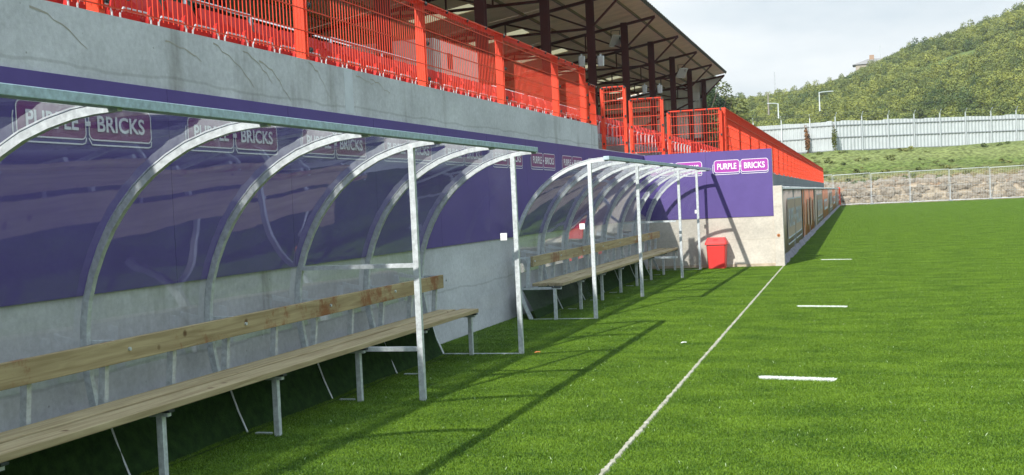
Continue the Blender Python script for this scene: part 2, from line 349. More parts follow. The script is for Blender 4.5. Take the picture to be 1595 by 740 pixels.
# ------------------------------------------------------------------ logo
def text_mesh(s, size, sx, off=.022, sp=1.0):
    cu = bpy.data.curves.new('t', 'FONT'); cu.body = s; cu.size = size; cu.offset = off*size; cu.align_x = 'CENTER'; cu.align_y = 'CENTER'; cu.resolution_u = 4; cu.space_character = sp
    o = bpy.data.objects.new('t', cu); COL.objects.link(o); dg = bpy.context.evaluated_depsgraph_get()
    me = bpy.data.meshes.new_from_object(o.evaluated_get(dg)); bpy.data.objects.remove(o)
    vs = [(v.co.x*sx, v.co.y) for v in me.vertices]; fs = [tuple(p.vertices) for p in me.polygons]; return vs, fs
TP = text_mesh('PURPLE', 1, 1); TB = text_mesh('BRICKS', 1, 1)
def rrect(x0, x1, y0, y1, r, rx=1, n=5):
    p = []
    for cx, cy, a0 in ((x1-r*rx, y1-r, 0), (x0+r*rx, y1-r, 90), (x0+r*rx, y0+r, 180), (x1-r*rx, y0+r, 270)):
        for k in range(n+1):
            a = R_(a0+90*k/n); p.append((cx+r*rx*math.cos(a), cy+r*math.sin(a)))
    return p
def logo_mesh(name, W, H, fill, line, place):
    """place(u, v, d) maps logo coords (metres right, metres up, offset) to space"""
    b = MB(); t = H*.036; tx = t
    def ring(pts, wd, d, mi):
        n = len(pts); o = []
        for i in range(n):
            a = Vector(pts[i-1]); c = Vector(pts[(i+1) % n]); q = Vector(pts[i]); dd = (c-a).normalized(); nn = Vector((dd.y, -dd.x)); o += [q-nn*wd/2, q+nn*wd/2]
        b.add([place(p.x, p.y, d) for p in o], [(2*i, 2*i+1, (2*i+3) % (2*n), (2*i+2) % (2*n)) for i in range(n)], mi)
    h0, h1 = -H/2+.13*H, H/2
    for k, (x0, x1, T) in enumerate(((-W/2+.03*W, -.012*W, TP), (.012*W, W/2, TB))):
        pts = rrect(x0, x1, h0, h1, H*.17)
        b.add([place(x, y, .002) for x, y in pts], [tuple(range(len(pts)))], 0)
        ring(pts, t, .004, 1)
        # offset lower outline (the brick's shaded edge)
        lo = [(x0-.02*W, h1-.28*H), (x0-.026*W, h1-.4*H), (x0-.026*W, h0+.08*H), (x0-.012*W, -H/2+.03*H), (x0+.015*W, -H/2), (x1-.03*W, -H/2), (x1-.008*W, -H/2+.035*H), (x1-.001*W, h0+.04*H)]
        if k: lo = lo[3:]; lo[0] = (x0-.006*W, h0+.03*H)
        for i in range(len(lo)-1):
            a = Vector(lo[i]); c = Vector(lo[i+1]); dd = (c-a).normalized(); nn = Vector((-dd.y, dd.x))*t/2; a = a-dd*t*.3; c = c+dd*t*.3
            b.add([place(q.x, q.y, .006) for q in (a-nn, c-nn, c+nn, a+nn)], [(0, 1, 2, 3)], 1)
        vs, fs = T; xs = [v[0] for v in vs]; ys_ = [v[1] for v in vs]; sw = (x1-x0)*.76/(max(xs)-min(xs)); sh = (h1-h0)*.50/(max(ys_)-min(ys_))
        cx = (x0+x1)/2-(max(xs)+min(xs))/2*sw; cy = (h0+h1)/2-(max(ys_)+min(ys_))/2*sh
        b.add([place(cx+x*sw, cy+y*sh, .008) for x, y in vs], fs, 1)
    b.add([place(x, y, .0085) for x, y in ((-.02*W, -.02*H), (.02*W, -.02*H), (.02*W, .1*H), (-.02*W, .1*H))], [(0, 1, 2, 3)], 1)
    return b.mesh(name, [fill, line])

# ------------------------------------------------------------------ left wall
XW = -4.78
wl = thing('concrete_wall', 'long weathered grey concrete wall with purple boards behind the two dugouts', 'wall', (XW, 0, 0))
b = MB(); b.box(-.30, 0, -2, 20.2, -.1, 2.95); b.box(-.30, 0, 20.2, 24.6, -.1, 2.52)
wo = b.build('wall', CONC, wl)
b = MB(); b.box(-.28, .002, 9.80, 9.98, 2.52, 2.952)
b.build('patched_joint', mat('smooth_patch', (.58, .60, .64), .8, var=.08, vscale=5), wl)
# cracks
b = MB()
def crack(y, z, dy, dz, n=9, wd=.006):
    p = []; q = []
    for i in range(n):
        t = i/(n-1); yy = y+dy*t+random.uniform(-.02, .02); zz = z+dz*(t**1.4 if i % 2 else t**1.3)+random.uniform(-.012, .012); ww = wd*(1-.5*t)*random.uniform(.6, 1.4)
        p.append((.0015, yy, zz+ww)); q.append((.0015, yy, zz-ww))
    b.add(p+q, [(i, i+1, n+i+1, n+i) for i in range(n-1)])
for a in ((6.95, 2.86, .45, -.1), (7.55, 2.92, .6, -.3), (8.0, 2.9, .45, -.22), (8.25, 2.86, .5, -.3), (9.1, 2.93, .42, -.3), (10.05, 2.9, .4, -.05), (10.4, 2.9, .45, -.12), (9.95, 2.78, .08, -.35), (5.6, 2.9, .5, -.2), (4.6, 2.9, .3, -.3)): crack(*a)
b.build('crack', mat('crack_filler', (.38, .345, .30), .9), wl)
k = 0; s = 7.10+1.737*-5-.19
while s < 24.3:
    e = min(s+1.737, 24.385)
    b = MB(); b.box(.002, .014, s+.002, e-.002, 1.12, 2.505)
    bo = b.build('purple_board', PURPLE, wl)
    if e-s > 1.6:
        c = s+.19+.665
        me = logo_mesh('printed_logo', 1.33, .245, MAGENTA2, WHITEP, lambda u, v, d, c=c: (.014+d, c+u, 2.20+v))
        link('printed_logo', me, bo)
    s = e
# ------------------------------------------------------------------ end wall
we = thing('end_wall', 'sunlit cream concrete end wall with bright purple boards beside the red bin', 'wall', (-2.03, 24.4, 0))
b = MB(); b.box(-2.75, 0, 0, .2, -.1, 2.49); b.build('wall', CONCL, we)
for x0, x1, lc, lwid in ((-4.775, -3.42, -4.09, 1.17), (-3.417, -2.025, -2.69, 1.17)):
    b = MB(); b.box(x0+2.03, x1+2.03, -.014, -.002, 1.075, 2.505); bo = b.build('purple_board', PURPLE, we)
    link('printed_logo', logo_mesh('printed_logo', lwid, .30, MAGENTA, WHITEP, lambda u, v, d, lc=lc: (lc+2.03+u, -.014-d, 2.155+v)), bo)
b = MB(); b.box(-2.75, 0, -.012, 0, 0, .07); b.build('dirt_band', mat('damp_band', (.46, .38, .28), .9, var=.3, vscale=5), we)
pr = thing('concrete_pier', 'narrow pale concrete pier with a rusty bolt at the corner of the purple end wall', 'pier', (-1.93, 24.42, 0))
b = MB(); b.box(-.095, .095, -.09, .12, -.1, 1.71); b.build('shaft', CONCL, pr, bev=.008)
b = MB(); b.tube([(-.01, -.088, .66), (-.01, -.096, .66)], .035, 10); b.build('rust_stain', mat('rust', (.45, .18, .06), .9), pr)
b = MB(); b.tube([(-.01, -.09, .66), (-.01, -.108, .66)], .014, 8); b.build('bolt', mat('rusty_bolt', (.16, .06, .03), .8), pr)

# ------------------------------------------------------------------ hoarding wall beyond the pier
aw = thing('hoarding_wall', 'long low pitchside wall of brown and orange banners beyond the concrete pier', 'wall', (-1.96, 24.5, 0), math.atan(.0137))
b = MB(); b.box(-.25, 0, .05, 90, -.1, 1.66); b.build('wall', CONCG, aw)
BROWN = mat('brown_banner', (.45, .345, .28), .55, var=.1, vscale=2, bump=.3, bscale=3)
ORANGE = mat('orange_banner', (.62, .20, .10), .5, var=.12, vscale=2, bump=.3, bscale=3)
PALE = mat('pale_print', (.50, .53, .62), .5); PLUM = mat('dull_plum_print', (.42, .30, .26), .5); TAN = mat('tan_print', (.50, .34, .28), .5)
y = .12; wds = [11.0, 10.4, 10.8, 11.2, 12, 11.5, 11.5, 10.5]
for i, wd in enumerate(wds):
    b = MB(); n = 14                                           # a banner sheet that hangs in gentle vertical folds
    P = [(y+wd*t/n, .012+.014*math.sin(t*2.1+i)+.006*math.sin(t*5.3)) for t in range(n+1)]
    vs = [(d, yy, z) for yy, d in P for z in (.11, 1.645)]; vs += [(.001, yy, z) for yy, d in P for z in (.11, 1.645)]
    m_ = 2*(n+1); fs = [(2*t, 2*t+2, 2*t+3, 2*t+1) for t in range(n)]+[(2*t+1, 2*t+3, m_+2*t+3, m_+2*t+1) for t in range(n)]+[(2*t, 2*t+2, m_+2*t+2, m_+2*t) for t in range(n)]
    b.add(vs, fs); bo = b.build('banner', ORANGE if i % 2 else BROWN, aw, smooth=True)
    tag(bo, 'orange banner' if i % 2 else 'brown banner with a pale two-box logo')
    if i % 2 == 0:
        me = logo_mesh('printed_logo', wd*.66, 1.08, PLUM, PALE, lambda u, v, d, c=y+wd*.56: (.040+d, c+u, .86+v)); link('printed_logo', me, bo)
    else:
        b = MB()
        if i == 1:
            for q, (a0, z0, z1) in enumerate(((.12, .5, 1.2), (.3, .45, 1.3), (.36, .4, 1.25), (.55, .35, 1.35), (.62, .5, 1.3), (.8, .4, 1.25), (.88, .45, 1.3))):
                b.box(.036, .042, y+wd*a0, y+wd*(a0+.035+.03*(q % 2)), z0, z1)
        else:
            b.box(.036, .040, y+wd*.2, y+wd*.8, .55, 1.1)
            for q in range(5): b.box(.042, .046, y+wd*(.26+.1*q), y+wd*(.30+.1*q), .68, .97, 1)
        b.build('printed_marks', [TAN if i == 1 else PALE, ORANGE], bo)
    y += wd
b = MB(); n = 240; prof = []
for k in range(n+1):
    yy = .1+90*(k/n)**1.6; wob = random.uniform(-.03, .03)
    prof.append([(.012, yy, .15), (.05+wob*.5, yy, .10+wob), (.11+wob, yy, .012)])
b.add([p for r in prof for p in r], [(3*k+j, 3*k+3+j, 3*k+4+j, 3*k+1+j) for k in range(n) for j in range(2)])
b.build('bottom_skirt', mat('lilac_skirt', (.08, .075, .10), .7, col2=(.20, .185, .22), vscale=4), aw, smooth=True)
b = MB(); n = 300; prof = []
for k in range(n+1):
    yy = .06+90*(k/n)**1.5; wob = .012*math.sin(k*1.7)+random.uniform(-.006, .006)
    prof.append([(-.10, yy, 1.69+wob), (.03, yy, 1.685+wob), (.045, yy, 1.635)])
b.add([p for r in prof for p in r], [(3*k+j, 3*k+3+j, 3*k+4+j, 3*k+1+j) for k in range(n) for j in range(2)])
b.build('top_cover', mat('grey_cover', (.45, .47, .46), .6, col2=(.62, .63, .6), vscale=6), aw)

# ------------------------------------------------------------------ dugouts
ARC = [(-3.30, 2.105), (-3.42, 2.10), (-3.55, 2.085), (-3.70, 2.05), (-3.85, 2.0), (-3.98, 1.935), (-4.10, 1.86), (-4.22, 1.765), (-4.33, 1.65), (-4.42, 1.535), (-4.50, 1.40), (-4.57, 1.25), (-4.62, 1.10), (-4.645, .95), (-4.655, .80), (-4.64, .62), (-4.61, .45), (-4.57, .30), (-4.52, .16), (-4.45, .0)]
def make_dugout(y0, label, posts, sag):
    """y0 = first arch; eight arches 1.35 m apart. Origin at the ground under the first front post."""
    t = thing('team_dugout', label, 'dugout', (-3.56, y0, 0), 0, 'clear curved dugouts along the concrete wall')
    O = 3.56; X = lambda x: x+O; A = [(X(x), z) for x, z in ARC]; S = 1.35; n = 8
    am = MB(); am.sweep([(x, 0, z) for x, z in A], .037, .042); ame = am.mesh('arch', GALV)
    for i in range(n): link('arch', ame, t, (0, i*S, 0))
    # glazing bead: thin rib over each arch
    bm = MB(); bm.sweep([(x-.03*(1 if z < 1.2 else .6), 0, z+(.03 if z > 1.2 else 0)) for x, z in A], .022, .008)
    bme = bm.mesh('glazing_bar', GALV)
    for i in range(n): link('glazing_bar', bme, t, (0, i*S, 0))
    off = []
    for i, (x, z) in enumerate(A):
        a = A[max(i-1, 0)]; c = A[min(i+1, len(A)-1)]; d = Vector((c[0]-a[0], c[1]-a[1])).normalized(); nn = Vector((d.y, -d.x)); off.append((x+nn.x*-.0+(-.028 if False else 0)+nn.x*.0, z))
    out_ = []
    for i, (x, z) in enumerate(A):
        a = A[max(i-1, 0)]; c = A[min(i+1, len(A)-1)]; d = Vector((c[0]-a[0], c[1]-a[1])).normalized()
        nn = Vector((d.y, -d.x));  nn = nn if nn.x < 0 or nn.y > 0 and abs(nn.x) < .3 else -nn
        out_.append((x+nn.x*.029, z+nn.y*.029))
    pm = MB(); m_ = 6; vs = []
    for j in range(m_+1):
        bow = .016*math.sin(math.pi*j/m_)
        for (x, z) in out_[:-4]: vs.append((x-bow*.6, j*S/m_, z+bow*.3))
    q = len(out_)-4; pm.add(vs, [(j*q+i, j*q+i+1, (j+1)*q+i+1, (j+1)*q+i) for j in range(m_) for i in range(q-1)])
    pme = pm.mesh('curved_panel', CLEAR, True)
    for i in range(n-1): link('curved_panel', pme, t, (0, i*S, 0))
    # end panes
    ring = [(x, z) for x, z in A]+[(0.0, .03), (0.0, 2.09)]
    for yy in (0.004, (n-1)*S-.004):
        e = MB(); e.add([(x, 0, z) for x, z in ring], [tuple(range(len(ring)))]); ep = link('end_panel', e.mesh('end_panel', CLEAR), t, (0, yy, 0))
        g = MB(); xs = -.135 if yy < 1 or y0 < 10 else -.03
        g.box(xs-.035, xs+.035, -.008, .008, 1.2, 1.275); g.build('sticker', PAPER, ep)
    pmesh = MB(); pmesh.box(-.024, .024, -.020, .020, 0, 2.085); pme2 = pmesh.mesh('front_post', GALV)
    for k in posts: link('front_post', pme2, t, (0, k*S, 0))
    bb = MB(); bb.box(.205, .285, -.06, (n-1)*S+(-.02 if y0 < 10 else .30), 2.098, 2.147); bb.build('roof_beam', GALVB, t, bev=.004)
    tb = MB(); tb.box(-.024, .205, -.018, .018, 2.085, 2.115); tbm = tb.mesh('post_bracket', GALV)
    for k in posts:
        if abs(k-round(k)) > .01: link('post_bracket', tbm, t, (0, k*S, 0))
    # cross bars on the sixth arch
    y6 = 5*S
    cb = MB(); cb.box(X(-4.63), -.024, y6-.018, y6+.018, 1.095, 1.13); cb.build('cross_bar', GALV, t); cb = MB(); cb.box(X(-4.08), -.024, y6-.018, y6+.018, .41, .445); cb.build('cross_bar', GALV, t)
    # bench
    ye = (n-1)*S+.02
    for x0, x1 in ((-4.222, -4.02), (-4.455, -4.262)):
        sb = MB(); sb.box(X(x0), X(x1), .10, ye-(.0 if x0 > -4.3 else .05), .445, .487); sb.build('seat_plank', TIMB, t, bev=.005)
    bk = MB(); bk.box(X(-4.44), X(-4.40), .02 if y0 > 10 else -.1, ye-.01, .715, .855); bp = bk.build('back_plank', TIMBB, t, bev=.004)
    for i in range(n):
        z = MB(); z.tube([(X(-4.40), i*S+.08, .79), (X(-4.388), i*S+.08, .79)], .012, 8); z.build('bolt', GALV, bp)
    lm = MB(); lm.box(X(-4.09)-.02, X(-4.09)+.02, -.02, .02, 0, .43); lm.box(X(-4.13), X(-4.01), -.026, .026, .43, .444, 1); lme = lm.mesh('leg', [GALV, DARKS])
    um = MB(); um.bar((X(-4.50), 0, .43), (X(-4.462), 0, .84), .046, .036); ume = um.mesh('back_upright', GALV)
    km = MB(); km.box(X(-4.63), X(-4.445), -.014, .014, .822, .850); kme = km.mesh('back_bracket', GALV)
    km2 = MB(); km2.box(X(-4.59), X(-4.03), -.018, .018, .405, .437); kme2 = km2.mesh('seat_bearer', GALV)
    fm = MB(); fm.box(X(-4.30), X(-4.17), -.016, .016, .002, .014); fme = fm.mesh('floor_rail', GALV)
    for i in range(n):
        link('leg', lme, t, (0, i*S-.07, 0)); link('back_upright', ume, t, (0, i*S-.07 if i else .04, 0)); link('back_bracket', kme, t, (0, i*S+.035, 0)); link('seat_bearer', kme2, t, (0, i*S-.07 if i else .04, 0)); link('floor_rail', fme, t, (0, i*S-.02, 0))
    # second set of intermediate uprights
    for i in range(n-1): link('back_upright', ume, t, (0, i*S+.62, 0))
    fr = MB(); fr.box(X(-4.42), -.02, -.018, .018, .002, .013); 
    for i in (0, n-1): link('ground_bar', fr.mesh('ground_bar', GALV) if i == 0 else bpy.data.meshes['ground_bar'], t, (0, i*S, 0)) if not (i and False) else None
    em = MB(); em.tube([(X(x)+.062, 0, z+.004) for x, z in ARC if z < .5], .007, 6); eme = em.mesh('arch_highlight', GALV)  # thin bright ribs added to draw the arches' highlight curves over the lining
    for i in range(1, n-1): link('arch_highlight', eme, t, (0, i*S+.012, 0))
    # turf lining turned up behind the bench
    tl = MB(); ln = [(X(x)+.045, z) for x, z in ARC if z <= .63][::-1]
    ln = [(X(-4.33), .012)]+ln; ys = np.linspace(.02, (n-1)*S+sag, 90); vs = []
    for j, yy in enumerate(ys):
        top = .39+.03*math.sin(j*.7)+.02*random.random()
        for i, (x, z) in enumerate(ln): vs.append((x+.02*math.sin(yy*3+i)+.012*random.random(), yy, min(z, top)+(.0 if i else 0)))
    q = len(ln); tl.add(vs, [(j*q+i, j*q+i+1, (j+1)*q+i+1, (j+1)*q+i) for j in range(len(ys)-1) for i in range(q-1)])
    o = tl.build('turf_lining', mat('turf_lining', (.012, .030, .009), .95, col2=(.032, .072, .018), vscale=14, bump=1, bscale=90, spec=.1), t, smooth=True)
    return t
d1 = make_dugout(1.71, 'nearer dugout of clear curved panels, cut off by the left edge of the photo', (0, 1, 5, 7), -.05)
d2 = make_dugout(14.48, 'farther dugout of clear curved panels, next to the purple end wall', (0, 2.33, 5.25, 7), -1.4)

# ------------------------------------------------------------------ litter bin
bn = thing('litter_bin', 'red plastic litter bin with sloping lid against the cream wall', 'bin', (-3.22, 24.13, 0))
def frustum(b, z0, z1, a0, a1, c0, c1, mi=0, r=.04):
    p0 = rrect(-a0, a0, -c0, c0, r); p1 = rrect(-a1, a1, -c1, c1, r); n = len(p0)
    b.add([(x, y, z0) for x, y in p0]+[(x, y, z1) for x, y in p1], [(i, (i+1) % n, n+(i+1) % n, n+i) for i in range(n)]+[tuple(range(n-1, -1, -1)), tuple(range(n, 2*n))], mi)
b = MB(); frustum(b, 0.02, .50, .175, .205, .15, .18); frustum(b, 0, .035, .17, .18, .145, .155)
b.build('body', BINR, bn, smooth=False, bev=.004)
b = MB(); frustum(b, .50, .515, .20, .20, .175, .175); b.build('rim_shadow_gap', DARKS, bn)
b = MB(); frustum(b, .515, .56, .235, .230, .205, .20); frustum(b, .56, .665, .230, .185, .20, .12); b.build('lid', BINR, bn, bev=.006)
b = MB(); b.box(-.05, .05, -.168, -.160, .625, .632); b.build('lid_grip', BINR, bn)

# ------------------------------------------------------------------ red mesh fences
wire = {}
def wire_mesh(Lh, H, first=.03):
    key = (round(Lh, 2), round(H, 2))
    if key not in wire:
        b = MB(); n = max(1, round(Lh/.060)); d = .0066
        for i in range(n+1):
            x = Lh*i/n; x = min(max(x, d/2), Lh-d/2); b.box(x-d/2, x+d/2, -d/2, d/2, 0, H)
        for k in range(int(H/.198)+1):
            z = min(.02+k*.198, H-.01); b.box(0, Lh, -d/2-.009, -d/2-.0005, z-.005, z+.005)
        b.box(0, Lh, -d/2-.009, -d/2-.0005, H-.012, H)
        wire[key] = b.mesh('mesh_panel', RED)
    return wire[key]
def clamp_mesh():
    b = MB(); b.tube([(0, .004, 0), (0, -.022, 0)], .016, 8); b.box(-.02, .02, -.012, 0, -.022, .022); return b.mesh('clamp', DARKS)
CL = clamp_mesh()
def fence(label, a, c, z0, z1, posts, zb=None, ends=True, clamps=True, depth=.10, pw=.07, rail=True, group='red mesh fences of the stand'):
    """a -> c on plan; the panels hang on the right-hand (pitch) side of the posts"""
    a = Vector(a); c = Vector(c); L_ = (c-a).length; ang = math.atan2(c.y-a.y, c.x-a.x)
    t = thing('red_fence', label, 'fence', (a.x, a.y, 0), ang, group)
    H = z1-z0
    for p in posts:
        b = MB(); b.box(p-pw/2, p+pw/2, 0.003, depth, (zb if zb is not None else z0)-.02, z1-.031); b.build('post', RED, t, bev=.004)
    for i in range(len(posts)-1):
        l0 = posts[i]+.002; l1 = posts[i+1]-.002
        link('mesh_panel', wire_mesh(l1-l0, H-.03), t, (l0, -.008, z0+.02))
        if rail:
            b = MB(); b.box(l0, l1, -.003, depth+.01, z1-.028, z1); b.build('top_rail', RED, t)
        if clamps:
            for q in (.25, .5, .75): link('clamp', CL, t, (l0+(l1-l0)*q, -.004, z1-.02))
    if clamps:
        for p in posts:
            for z in (z0+.08, (z0+z1)/2, z1-.03): link('clamp', CL, t, (p+pw*.25, -.018, z))
    return t
# the fence on the concrete wall (local x = world y)
py = [.62, 3.45, 6.29, 9.13, 11.97, 14.82, 17.65, 19.48]
fence('red mesh fence on top of the weathered concrete wall', (XW-.02, 0), (XW-.02, 19.5), 2.965, 3.93, py)
fence('short lower red fence piece stepping down at the end of the concrete wall', (XW-.02, 19.56), (XW-.02, 20.2), 2.9, 3.68, [0.06, .62], zb=2.66)
# the stepped gates across the stairs
fence('narrow red mesh gate, topmost and leftmost of the three stepped panels', (-5.76, 24.68), (-5.18, 24.68), 2.75, 4.10, [0.04, .55], zb=2.6, clamps=True)
fence('red mesh panel in the middle of the three stepped panels', (-5.12, 24.68), (-4.33, 24.68), 2.55, 3.79, [0.04, .74], zb=2.3)
fence('widest and lowest of the three stepped red mesh panels above the purple end wall', (-4.28, 24.68), (-3.06, 24.68), 2.3, 3.46, [0.04, 1.17], zb=2.1)
a0 = Vector((-3.02, 24.86)); dr = Vector((-.0142, 1)).normalized(); Ls = 76.6
fence('long red mesh fence running away above the low banner wall', a0, a0+dr*Ls, 2.22, 3.47, [Ls*i/27 for i in range(28)], clamps=False)
b = MB(); b.box(-.45, -.02, .35, 77.5, -.1, 2.20)
o = b.build('rendered_wall', CONCG); o.location = (-2.98, 24.5, 0); o.rotation_euler[2] = math.atan(.0142)
tag(o, 'plain grey rendered wall under the long receding red fence', 'wall')

# ------------------------------------------------------------------ grandstand
SL = math.atan(.0125)
gs = thing('grandstand', 'covered grandstand with maroon columns and beige roof lining above the seats', 'grandstand', (-9, 24.4, 0), SL)
g = lambda x: x+9
b = MB()
for k in range(-2, 6):
    b.box(g(-5.0-.8*(k+1))+.001, g(-5.0-.8*k), .62, 53, .3, 2.62+.27*k)
b.box(g(-17), g(-10.2), -27, 53, .3, 4.5)
for k in range(6):
    pass
TCON = concrete('terrace_concrete', (.36, .35, .33), (.15, .14, .12), .5, 3)
b.build('terrace', TCON, gs)
b = MB()
for k in range(6):
    z = 2.35+.27*k                                              # seat steps beside the near wall, then the stair flight with two risers per row
    b.box(-5.08-.8*(k+1), -5.08-.8*k-.002, -4, 20.2, .3, z+.27)
    b.box(-5.08-.8*(k+.5), -5.08-.8*k-.002, 20.202, 25.0, .3, z+.135); b.box(-5.08-.8*(k+1), -5.08-.8*(k+.5)-.001, 20.202, 25.0, .3, z+.27)
o = b.build('seating_terrace', TCON); tag(o, 'stepped concrete terrace carrying the front seats behind the weathered wall', 'terrace')
b = MB()
for k in range(5):
    for h in (0, .5):
        z = 2.35+.27*k+(.135 if h == 0 else .27)
        b.box(-5.08-.8*(k+h)-.06, -5.08-.8*(k+h)+.004, 20.25, 24.6, z-.05, z+.004)
b.build('step_nosing', YEL, o)
# roof: slopes up towards the pitch
ZC = 8.61; sl = .165; zr = lambda x: ZC+.09+sl*(x+9)
XE, XB = -7.72, -17.0; y0r, y1r = -26, 44.6
frames = [-22.4+6.06*i for i in range(12)]
b = MB()
for i in range(len(frames)+1):
    ya = y0r if i == 0 else frames[i-1]+.02; yb = frames[i]-.02 if i < len(frames) else y1r
    strips = [(XE, -10.6, 0), (-10.6, -12.2, 0), (-12.2, -14.6, 1), (-14.6, XB, 0)]
    ym = (ya+yb)/2
    for x0, x1, sk in strips:
        segs = [(ya, ym-.55), (ym+.55, yb)] if sk else [(ya, yb)]
        for s0, s1 in segs:
            vs = [(g(x), yy, zr(x)+dz) for dz in (0, .05) for yy in (s0, s1) for x in (x0, x1)]
            b.add(vs, [(0, 2, 3, 1), (4, 5, 7, 6), (0, 1, 5, 4), (2, 6, 7, 3), (0, 4, 6, 2), (1, 3, 7, 5)])
b.build('roof', ROOFU, gs)
SKY = bpy.data.materials.new('skylight_sheet'); SKY.use_nodes = True; n_ = SKY.node_tree; n_.nodes.clear()
o_ = n_.nodes.new('ShaderNodeOutputMaterial'); tl_ = n_.nodes.new('ShaderNodeBsdfTranslucent'); tl_.inputs[0].default_value = (.30, .27, .17, 1); df_ = n_.nodes.new('ShaderNodeBsdfDiffuse'); df_.inputs[0].default_value = (.5, .45, .33, 1)
ms_ = n_.nodes.new('ShaderNodeMixShader'); ms_.inputs[0].default_value = .3; n_.links.new(tl_.outputs[0], ms_.inputs[1]); n_.links.new(df_.outputs[0], ms_.inputs[2]); n_.links.new(ms_.outputs[0], o_.inputs[0])
for i in range(1, len(frames)):
    ym = (frames[i-1]+frames[i])/2; b = MB()
    b.add([(g(x), yy, zr(x)+.02) for yy in (ym-.55, ym+.55) for x in (-14.6, -12.2)], [(0, 1, 3, 2)]); b.build('skylight', SKY, gs)
b = MB()
for x in (-8.4, -10.0, -11.4, -13.0, -14.4, -15.8): b.box(g(x)-.03, g(x)+.03, y0r, y1r, zr(x)-.09, zr(x)-.002)
b.build('purlin', mat('purlin_paint', (.21, .18, .14), .7), gs)
b = MB()                                                        # corrugated sheet edge along the eave
nn = 700
vs = []
for k in range(nn+1):
    yy = y0r+(y1r-y0r)*k/nn; dz = .03*math.sin(k*math.pi/1.0*.5)
    vs += [(g(XE)+.02, yy, zr(XE)-.05+dz*.4), (g(XE)+.10, yy, zr(XE)+.07+dz), (g(XE)-.2, yy, zr(XE)+.07+dz)]
b.add(vs, [(3*k+j, 3*k+3+j, 3*k+4+j, 3*k+1+j) for k in range(nn) for j in range(2)])
b.build('eave_edge', ROOFE, gs)
def column(yy, h0=3.4):
    c = MB(); c.box(-.13, .13, -.10, -.085, h0, ZC); c.box(-.13, .13, .085, .10, h0, ZC); c.box(-.008, .008, -.085, .085, h0, ZC)
    return c
cme = column(0).mesh('column', MAROON)
tm = MB(); zb_ = ZC-1.05
tm.bar((g(XE)-.02, 0, zr(XE)-.17), (g(XB), 0, zr(XB)-.17), .10, .10); tm.bar((0, 0, zb_), (g(-15.0), 0, zb_-.05), .08, .08)
tm.bar((0, 0, zb_), (g(XE)-.05, 0, zr(XE)-.20), .07, .07)
xs_ = [-9.0, -10.6, -12.1, -13.6, -15.0]
for i in range(4):
    tm.bar((g(xs_[i+1]), 0, zr(xs_[i+1])-.2), (g(xs_[i]), 0, zb_), .06, .06)
    if i: tm.bar((g(xs_[i]), 0, zb_), (g(xs_[i]), 0, zr(xs_[i])-.2), .05, .05)
tm.bar((g(-15), 0, zb_), (g(-17), 0, zr(-17)-.2), .06, .06)
tme = tm.mesh('truss', MAROON)
for f_ in frames:
    link('column', cme, gs, (0, f_, 0)); link('truss', tme, gs, (0, f_, 0))
b = MB(); b.box(g(XB)-.1, g(XB), y0r, y1r, .3, zr(XB)-.05); b.build('back_wall', mat('dark_boarding', (.055, .055, .05), .8, var=.2, vscale=1), gs)
# gable: vertical profiled cladding with a maroon rail and frame
b = MB(); n = 56; x0, x1 = g(-17), g(-9)+.0; vs = []
for k in range(n*2+2):
    t = (k//2)/n; x = x0+(x1-x0)*t; yy = 44.35+(.04 if k % 4 in (1, 2) else 0)
    vs += [(x, yy, 4.0), (x, yy, zr(x-9)-.02)]
b.add(vs, [(2*k, 2*k+2, 2*k+3, 2*k+1) for k in range(n*2+1)])
b.build('gable_wall', CLAD, gs)
b = MB(); b.bar((x0, 44.25, 6.8), (x1, 44.25, 6.8), .1, .16); b.bar((x0, 44.25, 5.0), (x1, 44.25, 5.0), .1, .16); b.bar((x0, 44.25, 4.2), (x1, 44.25, 7.6), .06, .08); b.build('gable_rail', MAROON, gs)
b = MB(); b.add([(g(XE), 44.35, zr(XE)-.15), (g(-9), 44.35, zr(-9)-.02), (g(-9), 44.35, zb_)], [(0, 1, 2)]); b.add([(g(XE), 44.39, zr(XE)-.15), (g(-9), 44.39, zr(-9)-.02), (g(-9), 44.39, zb_)], [(0, 1, 2)])
b.build('gable_peak', CLAD, gs)
b = MB(); b.box(g(-17), g(-8.6), 44.45, 44.6, .3, 4.0); b.build('gable_base', mat('blue_grey_shade', (.25, .31, .35), .7, var=.1, vscale=2), gs)  # shade on the gable foot put in as a blue-grey colour
b = MB(); b.box(g(-9.75), g(-9.25), 44.15, 44.2, 7.35, 7.85); b.build('gable_notice', LAMPW, gs)
